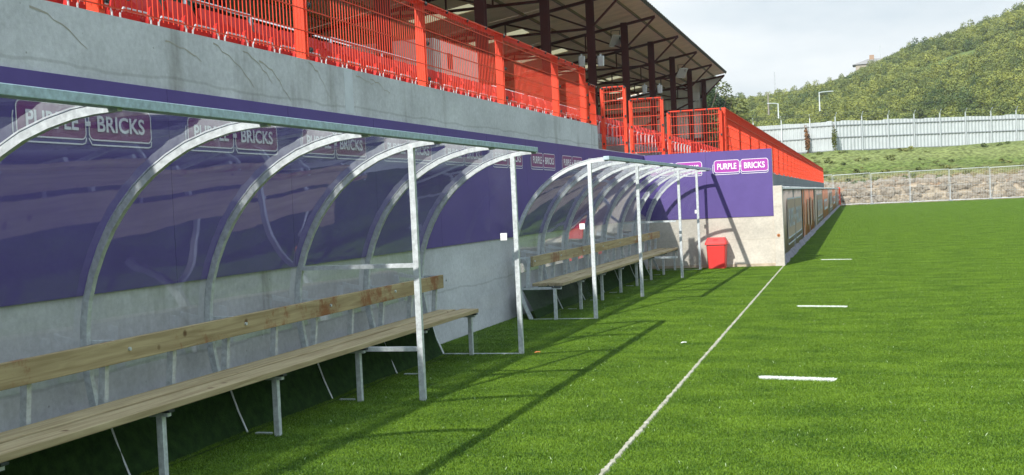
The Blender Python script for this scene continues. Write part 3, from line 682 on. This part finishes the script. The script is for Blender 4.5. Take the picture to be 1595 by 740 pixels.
# things that hang in the stand
gx = lambda x, yl: (x-.0125*(yl), 24.4+yl)
def speaker(x, yl, z, label):
    X_, Y_ = gx(x, yl); t = thing('stand_speaker', label, 'speaker', (X_, Y_, z), .15, 'white speakers on the stand columns')
    b = MB(); frustum(b, 0, .36, .10, .12, .10, .12); b.build('casing', LAMPW, t, bev=.02)
    b = MB(); b.box(-.03, .03, -.02, .02, .36, .44); b.build('bracket', LAMPW, t)
for k, (yl, z) in enumerate(((frames[6]-.15, 6.25), (frames[8]-.15, 6.3))):
    c = ('nearer', 'farther')[k]
    speaker(-9.33, yl, z, 'white speaker on the left side of the %s maroon column with a speaker pair' % c); speaker(-8.65, yl, z-.05, 'white speaker on the right side of the %s maroon column with a speaker pair' % c)
for k, (x, yl, z) in enumerate(((-9.32, frames[7]-.1, 7.9), (-8.5, frames[9]-.1, 7.75))):
    X_, Y_ = gx(x, yl); t = thing('floodlight', ('grey floodlight under the roof, nearer of the two', 'grey floodlight under the roof, farther of the two')[k], 'floodlight', (X_, Y_, z), 0, 'floodlights under the stand roof')
    b = MB(); frustum(b, 0, .12, .28, .20, .28, .20); ho = b.build('housing', LAMPW, t, bev=.01); ho.rotation_euler = (0, R_(-55), R_(-40))
    b = MB(); b.box(-.24, .24, -.24, .24, -.006, -.001); gg = b.build('lens', mat('lamp_glass', (.45, .47, .47), .15), ho)
    b = MB(); b.tube([(-.2, 0, .05), (-.2, 0, .42), (.15, 0, .42), (.15, 0, .05)], .018, 6); b.build('bracket', DARKS, t)
# back-of-stand things seen through the fence
b = MB(); b.box(-10, -8, 20.35, 22.95, 2.9, 4.86); b.box(-8, -7.98, 21.1, 21.35, 4.35, 4.65, 1)
o = b.build('block_hut', [HUT, MAROON]); tag(o, 'pale grey block hut behind the red fence, at the back of the seats', 'hut')
b = MB()
for k in range(44): b.box(-8.85, -8.8+.02*(k % 2), 2.0+.26*k, 2.0+.26*(k+1)-.004, 2.9, 4.55)
b.box(-8.9, -8.75, 1.9, 13.6, 4.55, 4.63)
o = b.build('boarded_screen', GREENW); tag(o, 'dark green boarded screen behind the front seats, top left', 'screen')
def handrail(pts, label):
    t = thing('handrail', label, 'handrail', pts[0], 0, 'steel handrails among the seats'); p0 = Vector(pts[0])
    b = MB(); q = [Vector(p)-p0+Vector((0, 0, .62)) for p in pts]; q = [q[0]+Vector((0, -.12, -.2))]+q+[q[-1]+Vector((0, .12, -.2))]; b.tube(q, .019, 8); b.build('rail', GALV, t, True)
    for p in pts:
        b = MB(); v = Vector(p)-p0; b.tube([v+Vector((0, 0, -.2)), v+Vector((0, 0, .62))], .019, 8); b.build('post', GALV, t, True)
handrail([(-6.3, 8.2, 3.10), (-6.3, 9.5, 3.10), (-6.3, 10.7, 3.10)], 'silver handrail behind the front seats, leftmost')
handrail([(-6.3, 12.6, 3.10), (-6.3, 14.1, 3.10), (-6.3, 15.5, 3.10)], 'silver handrail behind the front seats, right of the first')

# ------------------------------------------------------------------ seats
def seat_shell():
    b = MB()                                                   # local: +x towards the pitch, origin on the floor
    W2 = .205
    def plate(path, th, w0, w1, mi=0):
        n = len(path); vs = []
        for i, (x, z) in enumerate(path):
            a = path[max(i-1, 0)]; c = path[min(i+1, n-1)]; d = Vector((c[0]-a[0], c[1]-a[1])).normalized(); nn = Vector((-d.y, d.x))*th/2; ww = w0+(w1-w0)*i/(n-1)
            for s_ in (1, -1):
                for u in (-1, -.8, -.4, .4, .8, 1):
                    dip = .018*(1-u*u)
                    vs.append((x+s_*nn.x-dip, u*ww*(1-.10*(i == n-1)), z+s_*nn.y-(.02 if abs(u) == 1 and i == n-1 else 0)))
        m_ = 12; fs = []
        for i in range(n-1):
            for j in range(5): fs += [(i*m_+j, i*m_+j+1, (i+1)*m_+j+1, (i+1)*m_+j), (i*m_+6+j, (i+1)*m_+6+j, (i+1)*m_+7+j, i*m_+7+j)]
            fs += [(i*m_, (i+1)*m_, (i+1)*m_+6, i*m_+6), (i*m_+5, i*m_+11, (i+1)*m_+11, (i+1)*m_+5)]
        for i in (0, n-1): fs += [(i*m_+j, i*m_+6+j, i*m_+7+j, i*m_+j+1) for j in range(5)]
        b.add(vs, fs, mi)
    plate([(0, .40), (-.01, .52), (-.035, .64), (-.065, .75)], .022, W2, W2*.97)       # back
    plate([(.05, .34), (.075, .44), (.09, .54), (.08, .61)], .03, W2*.94, W2*.80)        # tipped-up pan
    b.box(.02, .16, -.20, .20, .27, .33)
    return b
def hoop():
    b = MB(); w_, h_ = .185, .52
    b.tube([(.19, -w_, .02), (.19, -w_, h_-.05), (.19, -w_+.04, h_), (.19, w_-.04, h_), (.19, w_, h_-.05), (.19, w_, .02)], .0075, 6); return b
sh = seat_shell(); SM = sh.mesh('seat', SEAT, False); hp = hoop().mesh('seat_frame', GALV)
both = MB(); both.v = list(sh.v); both.f = list(sh.f); both.m = list(sh.m); hb = hoop(); both.add(hb.v, hb.f, 1); BM_ = both.mesh('seat', [SEAT, GALV])
cnt = 0
def put_seat(x, y, z, label, full, rz=0):
    t = link('stadium_seat', SM if full else BM_, None, (x, y, z), rz+random.uniform(-.01, .01)); tag(t, label, 'seat', 'red tip-up seats in the stand')
    if full: link('seat_frame', hp, t)
    return t
yy = 3.0
while yy < 20.0:
    put_seat(-5.36, yy, 2.62, 'red tip-up seat in the front row directly above the weathered concrete wall', True); yy += .462; cnt += 1
for r_ in (1, 2):
    yy = 11.5
    while yy < 20.0:
        put_seat(-5.4-.8*r_, yy, 2.62+.27*r_, 'red tip-up seat in a shaded row behind the front row, left of the yellow-edged stairs', False); yy += .49; cnt += 1
rest = MB(); cand = []
for k in range(-2, 5):
    for j in range(int(44/.5)): cand.append((j, k))
cand.sort(key=lambda c: (c[0]+(0 if c[1] < 0 else c[1]*2)))
RX = lambda k, yl: -5.4-.8*k-.0125*yl
stuffv = []
vb = np.array(both.v)
for (j, k) in cand:
    yl = .95+j*.5; x = RX(k, yl); y = 24.4+yl; z = 2.62+.27*k
    if cnt < 300: put_seat(x, y, z, 'red tip-up seat with steel frame beyond the stepped red panels', False); cnt += 1
    else: stuffv.append((x, y, z))
NV = len(vb); V = np.concatenate([vb+np.array(s_) for s_ in stuffv]); allf = []; allm = both.m*len(stuffv)
for i in range(len(stuffv)): allf += [tuple(q+i*NV for q in f) for f in both.f]
me = bpy.data.meshes.new('distant_seats'); me.from_pydata(V.tolist(), [], allf); me.materials.append(SEAT); me.materials.append(GALV); me.polygons.foreach_set('material_index', allm); me.update()
tag(link('distant_seats', me), 'far rows of red stand seats seen through the mesh fences', 'seats', None, 'stuff')

# ------------------------------------------------------------------ far end: bank, rubble, fences
def sm(t): t = np.clip(t, 0, 1); return t*t*(3-2*t)
def vnoise(x, y, s, seed=0):
    r = np.random.default_rng(seed); G = r.random((64, 64)); x = np.asarray(x)/s; y = np.asarray(y)/s; xi = np.floor(x).astype(int); yi = np.floor(y).astype(int); fx = sm(x-xi); fy = sm(y-yi)
    q = lambda a, c: G[a % 64, c % 64]
    return (q(xi, yi)*(1-fx)+q(xi+1, yi)*fx)*(1-fy)+(q(xi, yi+1)*(1-fx)+q(xi+1, yi+1)*fx)*fy
def fb(x, y, s, seed=0): return sum(vnoise(x, y, s/2**k, seed+k)/2**k for k in range(4))/1.875
# bank: height over the far-end ground as a function of distance
def bank_h(x, y):
    d = y-113+.02*x
    return 1.9*sm(d/3.0)+1.1*sm((d-3)/6)+2.9*sm((d-9)/13)+.5*(fb(x, y, 4, 3)-.5)*sm(d/2)
nx, ny = 150, 90; xs = np.linspace(-60, 130, nx); ys = np.linspace(112.5, 175, ny); Xg, Yg = np.meshgrid(xs, ys); Zg = bank_h(Xg, Yg)
b = MB(); b.add(np.c_[Xg.ravel(), Yg.ravel(), Zg.ravel()].tolist(), [(j*nx+i, j*nx+i+1, (j+1)*nx+i+1, (j+1)*nx+i) for j in range(ny-1) for i in range(nx-1)])
bkm = bpy.data.materials.new('bank'); bkm.use_nodes = True; n_ = bkm.node_tree; p_ = n_.nodes['Principled BSDF']; p_.inputs['Roughness'].default_value = .95; p_.inputs['Specular IOR Level'].default_value = .1
ge = n_.nodes.new('ShaderNodeNewGeometry'); sp_ = n_.nodes.new('ShaderNodeSeparateXYZ'); n_.links.new(ge.outputs['Position'], sp_.inputs[0])
t1 = n_.nodes.new('ShaderNodeTexNoise'); t1.inputs['Scale'].default_value = .55; t1.inputs['Detail'].default_value = 8; t1.inputs['Roughness'].default_value = .7; n_.links.new(ge.outputs['Position'], t1.inputs[0])
ma = n_.nodes.new('ShaderNodeMath'); ma.operation = 'MULTIPLY_ADD'; n_.links.new(t1.outputs[0], ma.inputs[0]); ma.inputs[1].default_value = 3.0; n_.links.new(sp_.outputs['Z'], ma.inputs[2])
r1 = n_.nodes.new('ShaderNodeValToRGB'); e_ = r1.color_ramp.elements; e_[0].position = .0; e_[0].color = (.30, .25, .18, 1); e_[1].position = 1; e_[1].color = (.14, .18, .045, 1)
for ps, c_ in ((.34, (.36, .29, .21)), (.42, (.24, .15, .09)), (.50, (.20, .19, .07)), (.60, (.12, .165, .04)), (.75, (.20, .23, .08))):
    e = r1.color_ramp.elements.new(ps); e.color = (*c_, 1)
dv = n_.nodes.new('ShaderNodeMath'); dv.operation = 'DIVIDE'; n_.links.new(ma.outputs[0], dv.inputs[0]); dv.inputs[1].default_value = 8.5; n_.links.new(dv.outputs[0], r1.inputs[0])
t2 = n_.nodes.new('ShaderNodeTexNoise'); t2.inputs['Scale'].default_value = 2.6; t2.inputs['Detail'].default_value = 6; n_.links.new(ge.outputs['Position'], t2.inputs[0])
r2 = n_.nodes.new('ShaderNodeValToRGB'); r2.color_ramp.elements[0].position = .35; r2.color_ramp.elements[1].position = .65; r2.color_ramp.elements[0].color = (.45, .45, .42, 1); r2.color_ramp.elements[1].color = (1.15, 1.15, 1.15, 1); n_.links.new(t2.outputs[0], r2.inputs[0])
mm = n_.nodes.new('ShaderNodeMix'); mm.data_type = 'RGBA'; mm.blend_type = 'MULTIPLY'; mm.inputs['Factor'].default_value = 1; n_.links.new(r1.outputs[0], mm.inputs['A']); n_.links.new(r2.outputs[0], mm.inputs['B']); n_.links.new(mm.outputs['Result'], p_.inputs['Base Color'])
bp_ = n_.nodes.new('ShaderNodeBump'); bp_.inputs['Strength'].default_value = .8; bp_.inputs['Distance'].default_value = .3; n_.links.new(t2.outputs[0], bp_.inputs['Height']); n_.links.new(bp_.outputs[0], p_.inputs['Normal'])
tag(b.build('embankment', bkm, smooth=True), kind='structure')
# rocks at the foot
def rock_mesh(seed, m):
    bm = bmesh.new(); bmesh.ops.create_icosphere(bm, subdivisions=2, radius=.5); r = random.Random(seed)
    for v in bm.verts:
        f = 1+.25*math.sin(v.co.x*7+seed)+.2*math.sin(v.co.y*9+seed*2)+r.uniform(-.08, .08); v.co *= f; v.co.z *= .6
    me = bpy.data.meshes.new('rock'); bm.to_mesh(me); bm.free(); me.materials.append(m); return me
ROCK = mat('rock', (.22, .185, .14), .95, var=.25, vscale=2)
rp = []
for _ in range(1100):
    x = random.uniform(-6, 60); y = random.uniform(113.3, 118.5); rp.append((x, y, float(bank_h(x, y))-.05))
scatter('rubble', rp, [rock_mesh(i, ROCK) for i in range(4)], 'pale rubble stones scattered along the foot of the far bank', False, (.25, 1.1))

# leaf clumps
def leafmat(name, lo, hi, sc=.12):
    m = bpy.data.materials.new(name); m.use_nodes = True; n = m.node_tree; p = n.nodes['Principled BSDF']; p.inputs['Roughness'].default_value = .6; p.inputs['Specular IOR Level'].default_value = .25
    g_ = n.nodes.new('ShaderNodeNewGeometry'); t = n.nodes.new('ShaderNodeTexNoise'); t.inputs['Scale'].default_value = sc; t.inputs['Detail'].default_value = 5; t.inputs['Roughness'].default_value = .7
    n.links.new(g_.outputs['Position'], t.inputs[0]); oi = n.nodes.new('ShaderNodeObjectInfo')
    a = n.nodes.new('ShaderNodeMath'); a.operation = 'MULTIPLY_ADD'; n.links.new(oi.outputs['Random'], a.inputs[0]); a.inputs[1].default_value = .35; n.links.new(t.outputs[0], a.inputs[2])
    r = n.nodes.new('ShaderNodeValToRGB'); r.color_ramp.elements[0].position = .45; r.color_ramp.elements[1].position = .88; r.color_ramp.elements[0].color = (*lo, 1); r.color_ramp.elements[1].color = (*hi, 1)
    n.links.new(a.outputs[0], r.inputs[0]); n.links.new(r.outputs[0], p.inputs['Base Color']); return m
LEAF = leafmat('mixed_leaves', (.045, .080, .018), (.24, .26, .05), .045)
LEAFD = leafmat('dark_leaves', (.020, .042, .014), (.05, .085, .022), .3)
LEAFY = leafmat('yellow_leaves', (.06, .09, .02), (.17, .18, .05), .3)
def crown_mesh(name, n, rx, rz, leaf, m, lobes=7, seed=0, zc=0):
    r = np.random.default_rng(seed)
    L_ = [(r.normal(0, .42, 3)*np.array([rx, rx, rz*.9]), r.uniform(.38, .62)) for _ in range(lobes)]
    P = []; 
    for i in range(n):
        c, s_ = L_[r.integers(lobes)]; d = r.normal(size=3); d /= np.linalg.norm(d); rad = s_*(r.random()**.22)
        P.append((c+d*np.array([rx, rx, rz])*rad, d))
    V = []; Fc = []
    for i, (p, d) in enumerate(P):
        nrm = d*.8+r.normal(0, .5, 3); nrm /= np.linalg.norm(nrm); u = np.cross(nrm, [0.1, .2, 1]); u /= np.linalg.norm(u)+1e-6; v = np.cross(nrm, u); s_ = leaf*r.uniform(.5, 1.3)
        V += [p+u*s_, p+v*s_*.7, p-u*s_, p-v*s_*.7]; Fc.append((4*i, 4*i+1, 4*i+2, 4*i+3))
    V = np.array(V); V[:, 2] += zc
    me = bpy.data.meshes.new(name); me.from_pydata(V.tolist(), [], Fc); me.materials.append(m); me.update(); return me
bush = [crown_mesh('bush', 900, 2.2, 1.4, .17, LEAF, 8, s, .8) for s in range(6)]+[crown_mesh('bush', 900, 1.7, 2.2, .17, LEAF, 6, 20+s, 1.6) for s in range(1)]
# hill in polar form around the camera
az_t = np.array([-180, -90, -40, -20, -9, -7.5, -6.8, -4.2, -1.9, -.2, 2, 6, 14, 30, 50, 80, 120, 180.])
el_t = np.array([3, 3, 4, 4.3, 4.5, 4.75, 4.75, 4.9, 5.2, 5.75, 6.7, 7.8, 11.0, 15.5, 15, 11, 7, 3.])
def hill_h(r, azd):
    e = np.interp(azd, az_t, el_t); Hm = np.tan(np.radians(e))*400-1.5
    t = (r-168)/(400-168); return 5.2+(Hm-5.2)*sm(t*.92)**.8*np.where(t > 0, 1, 0)+2.5*(fb(r*np.sin(np.radians(azd)), r*np.cos(np.radians(azd)), 60, 9)-.5)*sm(t*3)
na, nr = 361, 46; azs = np.linspace(-180, 180, na); rs = np.concatenate([np.linspace(150, 420, 36), np.linspace(450, 900, 10)])
Ag, Rg = np.meshgrid(azs, rs); Hh = hill_h(np.minimum(Rg, 420), Ag); Hh = np.where(Rg < 170, np.minimum(Hh, 5.2)-(170-Rg)*.35, Hh); Hh = np.where(Rg > 420, Hh-(Rg-420)*.02, Hh)
b = MB(); b.add(np.c_[(Rg*np.sin(np.radians(Ag))).ravel(), (Rg*np.cos(np.radians(Ag))).ravel(), Hh.ravel()].tolist(), [(j*na+i, j*na+i+1, (j+1)*na+i+1, (j+1)*na+i) for j in range(nr-1) for i in range(na-1)])
HILLM = mat('hill_grass', (.075, .11, .028), .95, col2=(.17, .20, .06), vscale=.035, detail=8, spec=.1)
tag(b.build('hill', HILLM, smooth=True), kind='structure')
wp = []
tries = 0
while len(wp) < 17000 and tries < 60000:
    tries += 1
    a = random.uniform(-24, 44) if random.random() < .85 else random.uniform(44, 75); r_ = 170+(random.random()**.75)*238
    x = r_*math.sin(R_(a)); y = r_*math.cos(R_(a))
    openp = float(fb(x, y, 46, 31))
    if openp < .33 and r_ > 290: continue
    if -7.4 < a < -4.9 and 300 < r_ < 360 and openp < .55: continue
    wp.append((x, y, float(hill_h(np.array(r_), np.array(a)))-.3))
scatter('hillside_woodland', wp, bush, 'dense mixed green scrub and trees covering the far hillside', False, (.55, 1.25))
# scrub on the bank
sp2 = []
for _ in range(260):
    x = random.uniform(-20, 60); y = random.uniform(117, 133); sp2.append((x, y, float(bank_h(x, y))-.1))
scatter('bank_scrub', sp2, [crown_mesh('tuft', 160, .6, .3, .10, LEAFY, 4, 50+s, .1) for s in range(3)], 'low weeds and tufts on the grassy far bank', False, (.4, 1.5))

# white corrugated hoarding fence on the bank: two runs that meet at a corner
def P2(px, depth):                                             # plan point at a given distance in the direction the photo shows it
    d = R2*(px-797.5)+F*1750; d.z = 0; d.normalize(); return Vector((d.x*depth, d.y*depth))
RAILD = mat('dull_rail', (.20, .22, .23), .6, .2)
WCOR = mat('white_sheet', (.43, .465, .48), .5, var=.08, vscale=1.2)
runs = [(P2(1010, 141), P2(1303, 137), 'white corrugated fence on the bank, left of its corner'), (P2(1303, 137), P2(1660, 152), 'white corrugated fence on the bank, right of its corner')]
fpz = 5.75
for a, c, lab in runs:
    L_ = (c-a).length; ang = math.atan2(c.y-a.y, c.x-a.x); t = thing('sheet_fence', lab, 'fence', (a.x, a.y, fpz), ang, 'white corrugated fences on the bank')
    b = MB(); n = int(L_/.11); vs = []
    for k in range(n+1):
        x = L_*k/n; dy = .03 if k % 4 in (1, 2) else -.03; top = 3.75+.03*math.sin(x*.9)+.10*((int(x/1.05)*7919) % 5)/5
        vs += [(x, dy, -1.2), (x, dy, top)]
    b.add(vs, [(2*k, 2*k+2, 2*k+3, 2*k+1) for k in range(n)]); b.build('sheeting', WCOR, t)
    b = MB()
    for z in (.35, 1.9, 3.3): b.box(0, L_, -.10, -.05, z-.05, z+.05)
    b.build('rail', RAILD, t)
    k = 0; x = .3
    while x < L_:
        b = MB(); b.box(x-.05, x+.05, -.22, -.12, -1.2, 4.3); b.bar((x, -.17, 4.3), (x, -.55, 4.75), .07, .07); b.build('post', GALV, t); x += 3.3
    b = MB(); b.tube([(0, -.55, 4.72), (L_, -.55, 4.72)], .02, 4); b.tube([(0, -.36, 4.5), (L_, -.36, 4.5)], .02, 4); b.build('barbed_wire', DARKS, t)
def climber(px, depth, h_, m, label):
    p = P2(px, depth); t = thing('climbing_plant', label, 'plant', (p.x, p.y, 5.3))
    me = crown_mesh('foliage', 420, .33, h_/2, .12, m, 9, int(px), h_/2+.2); link('foliage', me, t)
    b = MB(); b.tube([(0, 0, -.3), (.08, 0, h_*.5), (-.05, 0, h_)], .03, 5); b.build('stem', mat('stem', (.12, .08, .05), .9), t)
climber(1264, 136.6, 4.0, leafmat('autumn_leaves', (.16, .07, .03), (.26, .15, .06), 1), 'rusty brown climber on the white fence, left of the green one')
climber(1306, 135.8, 3.9, LEAFY, 'yellow green climber at the corner of the white fence')

# temporary mesh fence in front of the bank
gsg = 'temporary mesh fence panels at the far end'
yH = 112.6
for k in range(8):
    x0 = -7.2+3.5*k
    t = thing('temporary_fence', ('grey temporary fence panel at the far end of the pitch, number of panels right of the red marker post', )[0] if False else 'grey wire temporary fence panel standing below the far bank', 'fence', (x0, yH+.15*(k % 2), 0), 0, gsg)
    b = MB(); b.tube([(0.03, 0, .1), (.03, 0, 2.95), (3.43, 0, 3.0), (3.43, 0, .1), (.03, 0, .1)], .035, 6); b.build('frame', GALV, t)
    b = MB()
    for i in range(1, 24): b.box(.03+i*.142-.004, .03+i*.142+.004, -.004, .004, .1, 2.96)
    for z in (.8, 1.5, 2.2): b.box(.03, 3.43, -.01, -.004, z, z+.012)
    b.build('mesh', GALV, t)
    b = MB(); b.box(-.14, .2, -.3, .3, 0, .12); b.build('foot_block', CONCG, t)
b = MB(); b.tube([(0, 0, 0), (0, 0, 1.75)], .12, 8); o = b.build('marker_post', RED); o.location = (-3.15, 115.0-2.6, 0); tag(o, 'thick red post at the far end of the banner wall', 'post')

# trees by the end of the roof
def tree(px, d_, z0, h_, w_, m, label, seed, n=5500):
    p = P2(px, d_); t = thing('broadleaf_tree', label, 'tree', (p.x, p.y, z0), 0, 'trees beyond the stand')
    r = random.Random(seed); b = MB(); b.tube([(0, 0, -1), (.1, 0, h_*.3), (0, .1, h_*.62)], .3, 8, taper=[.32, .22, .1])
    for q in range(6):
        a = q*1.05+r.random(); b.tube([(0.05, 0, h_*(.3+.05*q)), (math.cos(a)*w_*.25, math.sin(a)*w_*.25, h_*(.45+.05*q)), (math.cos(a)*w_*.4, math.sin(a)*w_*.4, h_*(.6+.05*q))], .1, 5, taper=[.12, .08, .03])
    b.build('trunk', mat('bark', (.09, .07, .05), .9), t)
    link('crown', crown_mesh('crown', n, w_*.5, h_*.36, .17, m, 11, seed, h_*.62), t)
tree(1103, 128, 3, 12.0, 5.6, LEAFD, 'dark green tree partly behind the end of the stand roof', 1)
tree(1120, 131, 3, 11.3, 4.2, LEAFD, 'slender dark tree between the roof end tree and the yellowish one', 2)
tree(1136, 134, 3, 11.0, 4.8, LEAFY, 'yellow green tree right of the dark trees beyond the stand roof', 3)
tree(1126, 138, 3, 9.6, 7.0, LEAF, 'low mid green tree behind the dark trees beyond the stand', 4)
# mast, lamp posts, poles and house on the hill
def elz(px, py, d_): # height of an image point at plan distance d_
    d = R2*(px-797.5)+U2*(370-py)+F*1750; return 1.57+d.z/math.hypot(d.x, d.y)*d_
def pole(px, d_, ya, yb, label, cat, name, arm=0, r=.09, group=None, m=None):
    p = P2(px, d_); z0 = elz(px, yb, d_)-1.5; z1 = elz(px, ya, d_); t = thing(name, label, cat, (p.x, p.y, z0), yaw, group)
    b = MB(); b.tube([(0, 0, 0), (0, 0, z1-z0)], r, 6, taper=[r*1.3, r*.8]); b.build('shaft', m or GALV, t)
    if arm:
        b = MB(); b.tube([(0, 0, z1-z0-.1), (arm*.3, 0, z1-z0), (arm, 0, z1-z0+.05)], r*.7, 6); b.build('arm', m or GALV, t)
        b = MB(); b.box(arm-.1 if arm > 0 else arm-.5, arm+.5 if arm > 0 else arm+.1, -.1, .1, z1-z0, z1-z0+.12); b.build('lamp_head', GALV, t)
pole(1284.5, 175, 143, 157, 'street lamp with a long arm to the right, on the hillside', 'street lamp', 'street_lamp', 1.6)
pole(1220, 170, 160.5, 168, 'short street lamp with an arm to the left, above the white fence', 'street lamp', 'street_lamp', -1.1, .09)
pole(1205, 200, 145, 165, 'bare wooden pole standing in the hillside scrub', 'pole', 'wooden_pole', 0, .13, None, mat('grey_wood', (.25, .23, .20), .9))
pole(1135.3, 140, 161, 172, 'white pole with a red top just right of the stand', 'pole', 'marker_pole', 0, .09, None, PAPER)
p = P2(1216, 395); z0 = elz(1216, 146, 395); z1 = elz(1216, 112, 395); t = thing('radio_mast', 'thin lattice radio mast on the hill skyline', 'mast', (p.x, p.y, z0-3))
b = MB(); H_ = z1-z0+3
for k in range(3):
    a = k*2.094; b.tube([(math.cos(a)*.5, math.sin(a)*.5, 0), (math.cos(a)*.12, math.sin(a)*.12, H_)], .06, 4)
for k in range(24):
    a = k*2.094; c = (k+1)*2.094; s0 = .5-.38*k/24; s1 = .5-.38*(k+1)/24
    b.bar((math.cos(a)*s0, math.sin(a)*s0, H_*k/24), (math.cos(c)*s1, math.sin(c)*s1, H_*(k+1)/24), .05, .05)
b.build('lattice', mat('mast_steel', (.35, .37, .39), .6, .4), t)
p = P2(1338, 400); z0 = elz(1345, 112, 400)+1.6; t = thing('hilltop_house', 'low grey-roofed stone house on the top right of the hill', 'house', (p.x+2, p.y, z0), 0)
b = MB(); b.box(-1, 20, -3.5, 3.5, -8, .6); b.build('wall', mat('stone_wall', (.36, .32, .26), .9, var=.15, vscale=.8), t)
b = MB(); b.add([(-2, -4, .6), (20.5, -4, .6), (20.5, 4, .6), (-2, 4, .6), (3, 0, 2.6), (18, 0, 2.6)], [(0, 1, 5, 4), (2, 3, 4, 5), (1, 2, 5), (3, 0, 4), (0, 3, 2, 1)]); rf = b.build('roof', mat('slate', (.24, .23, .22), .8, var=.1, vscale=1), t)
b = MB(); b.box(3.5, 5.0, -.6, .6, 1.9, 3.8); b.build('chimney', mat('chimney_brick', (.33, .22, .15), .9), rf)
b = MB(); b.tube([(7, 0, 2.2), (7, 0, 7.0)], .09, 5); b.build('aerial', GALV, rf)

# small litter on the turf
for (x, y, m, lab) in ((-1.98, 11.9, PAPER, 'tiny white scrap lying on the sunlit turf between the dugouts and the edging strip'), (-3.40, 11.2, mat('orange_scrap', (.7, .2, .05), .5), 'tiny orange scrap on the turf at the foot of the front post with a sticker')):
    b = MB(); b.add([(-.03, -.008, .0), (.0, -.014, .008), (.033, -.003, .003), (.03, .011, .007), (-.01, .013, .010), (-.028, .009, .002)], [(0, 1, 4, 5), (1, 2, 3, 4)])
    o = b.build('litter_scrap', m); o.location = (x, y, .015); o.rotation_euler[2] = .4; md = o.modifiers.new('t', 'SOLIDIFY'); md.thickness = .003; tag(o, lab, 'litter')
# haze
HZ = bpy.data.materials.new('haze'); HZ.use_nodes = True; n_ = HZ.node_tree; n_.nodes.clear(); o_ = n_.nodes.new('ShaderNodeOutputMaterial'); v_ = n_.nodes.new('ShaderNodeVolumePrincipled')
v_.inputs['Density'].default_value = .00028; v_.inputs['Color'].default_value = (.90, .95, 1, 1); v_.inputs['Anisotropy'].default_value = .2; n_.links.new(v_.outputs[0], o_.inputs['Volume'])
b = MB(); b.box(-945, 945, -945, 945, -32, 150); tag(b.build('haze', HZ), kind='stuff')
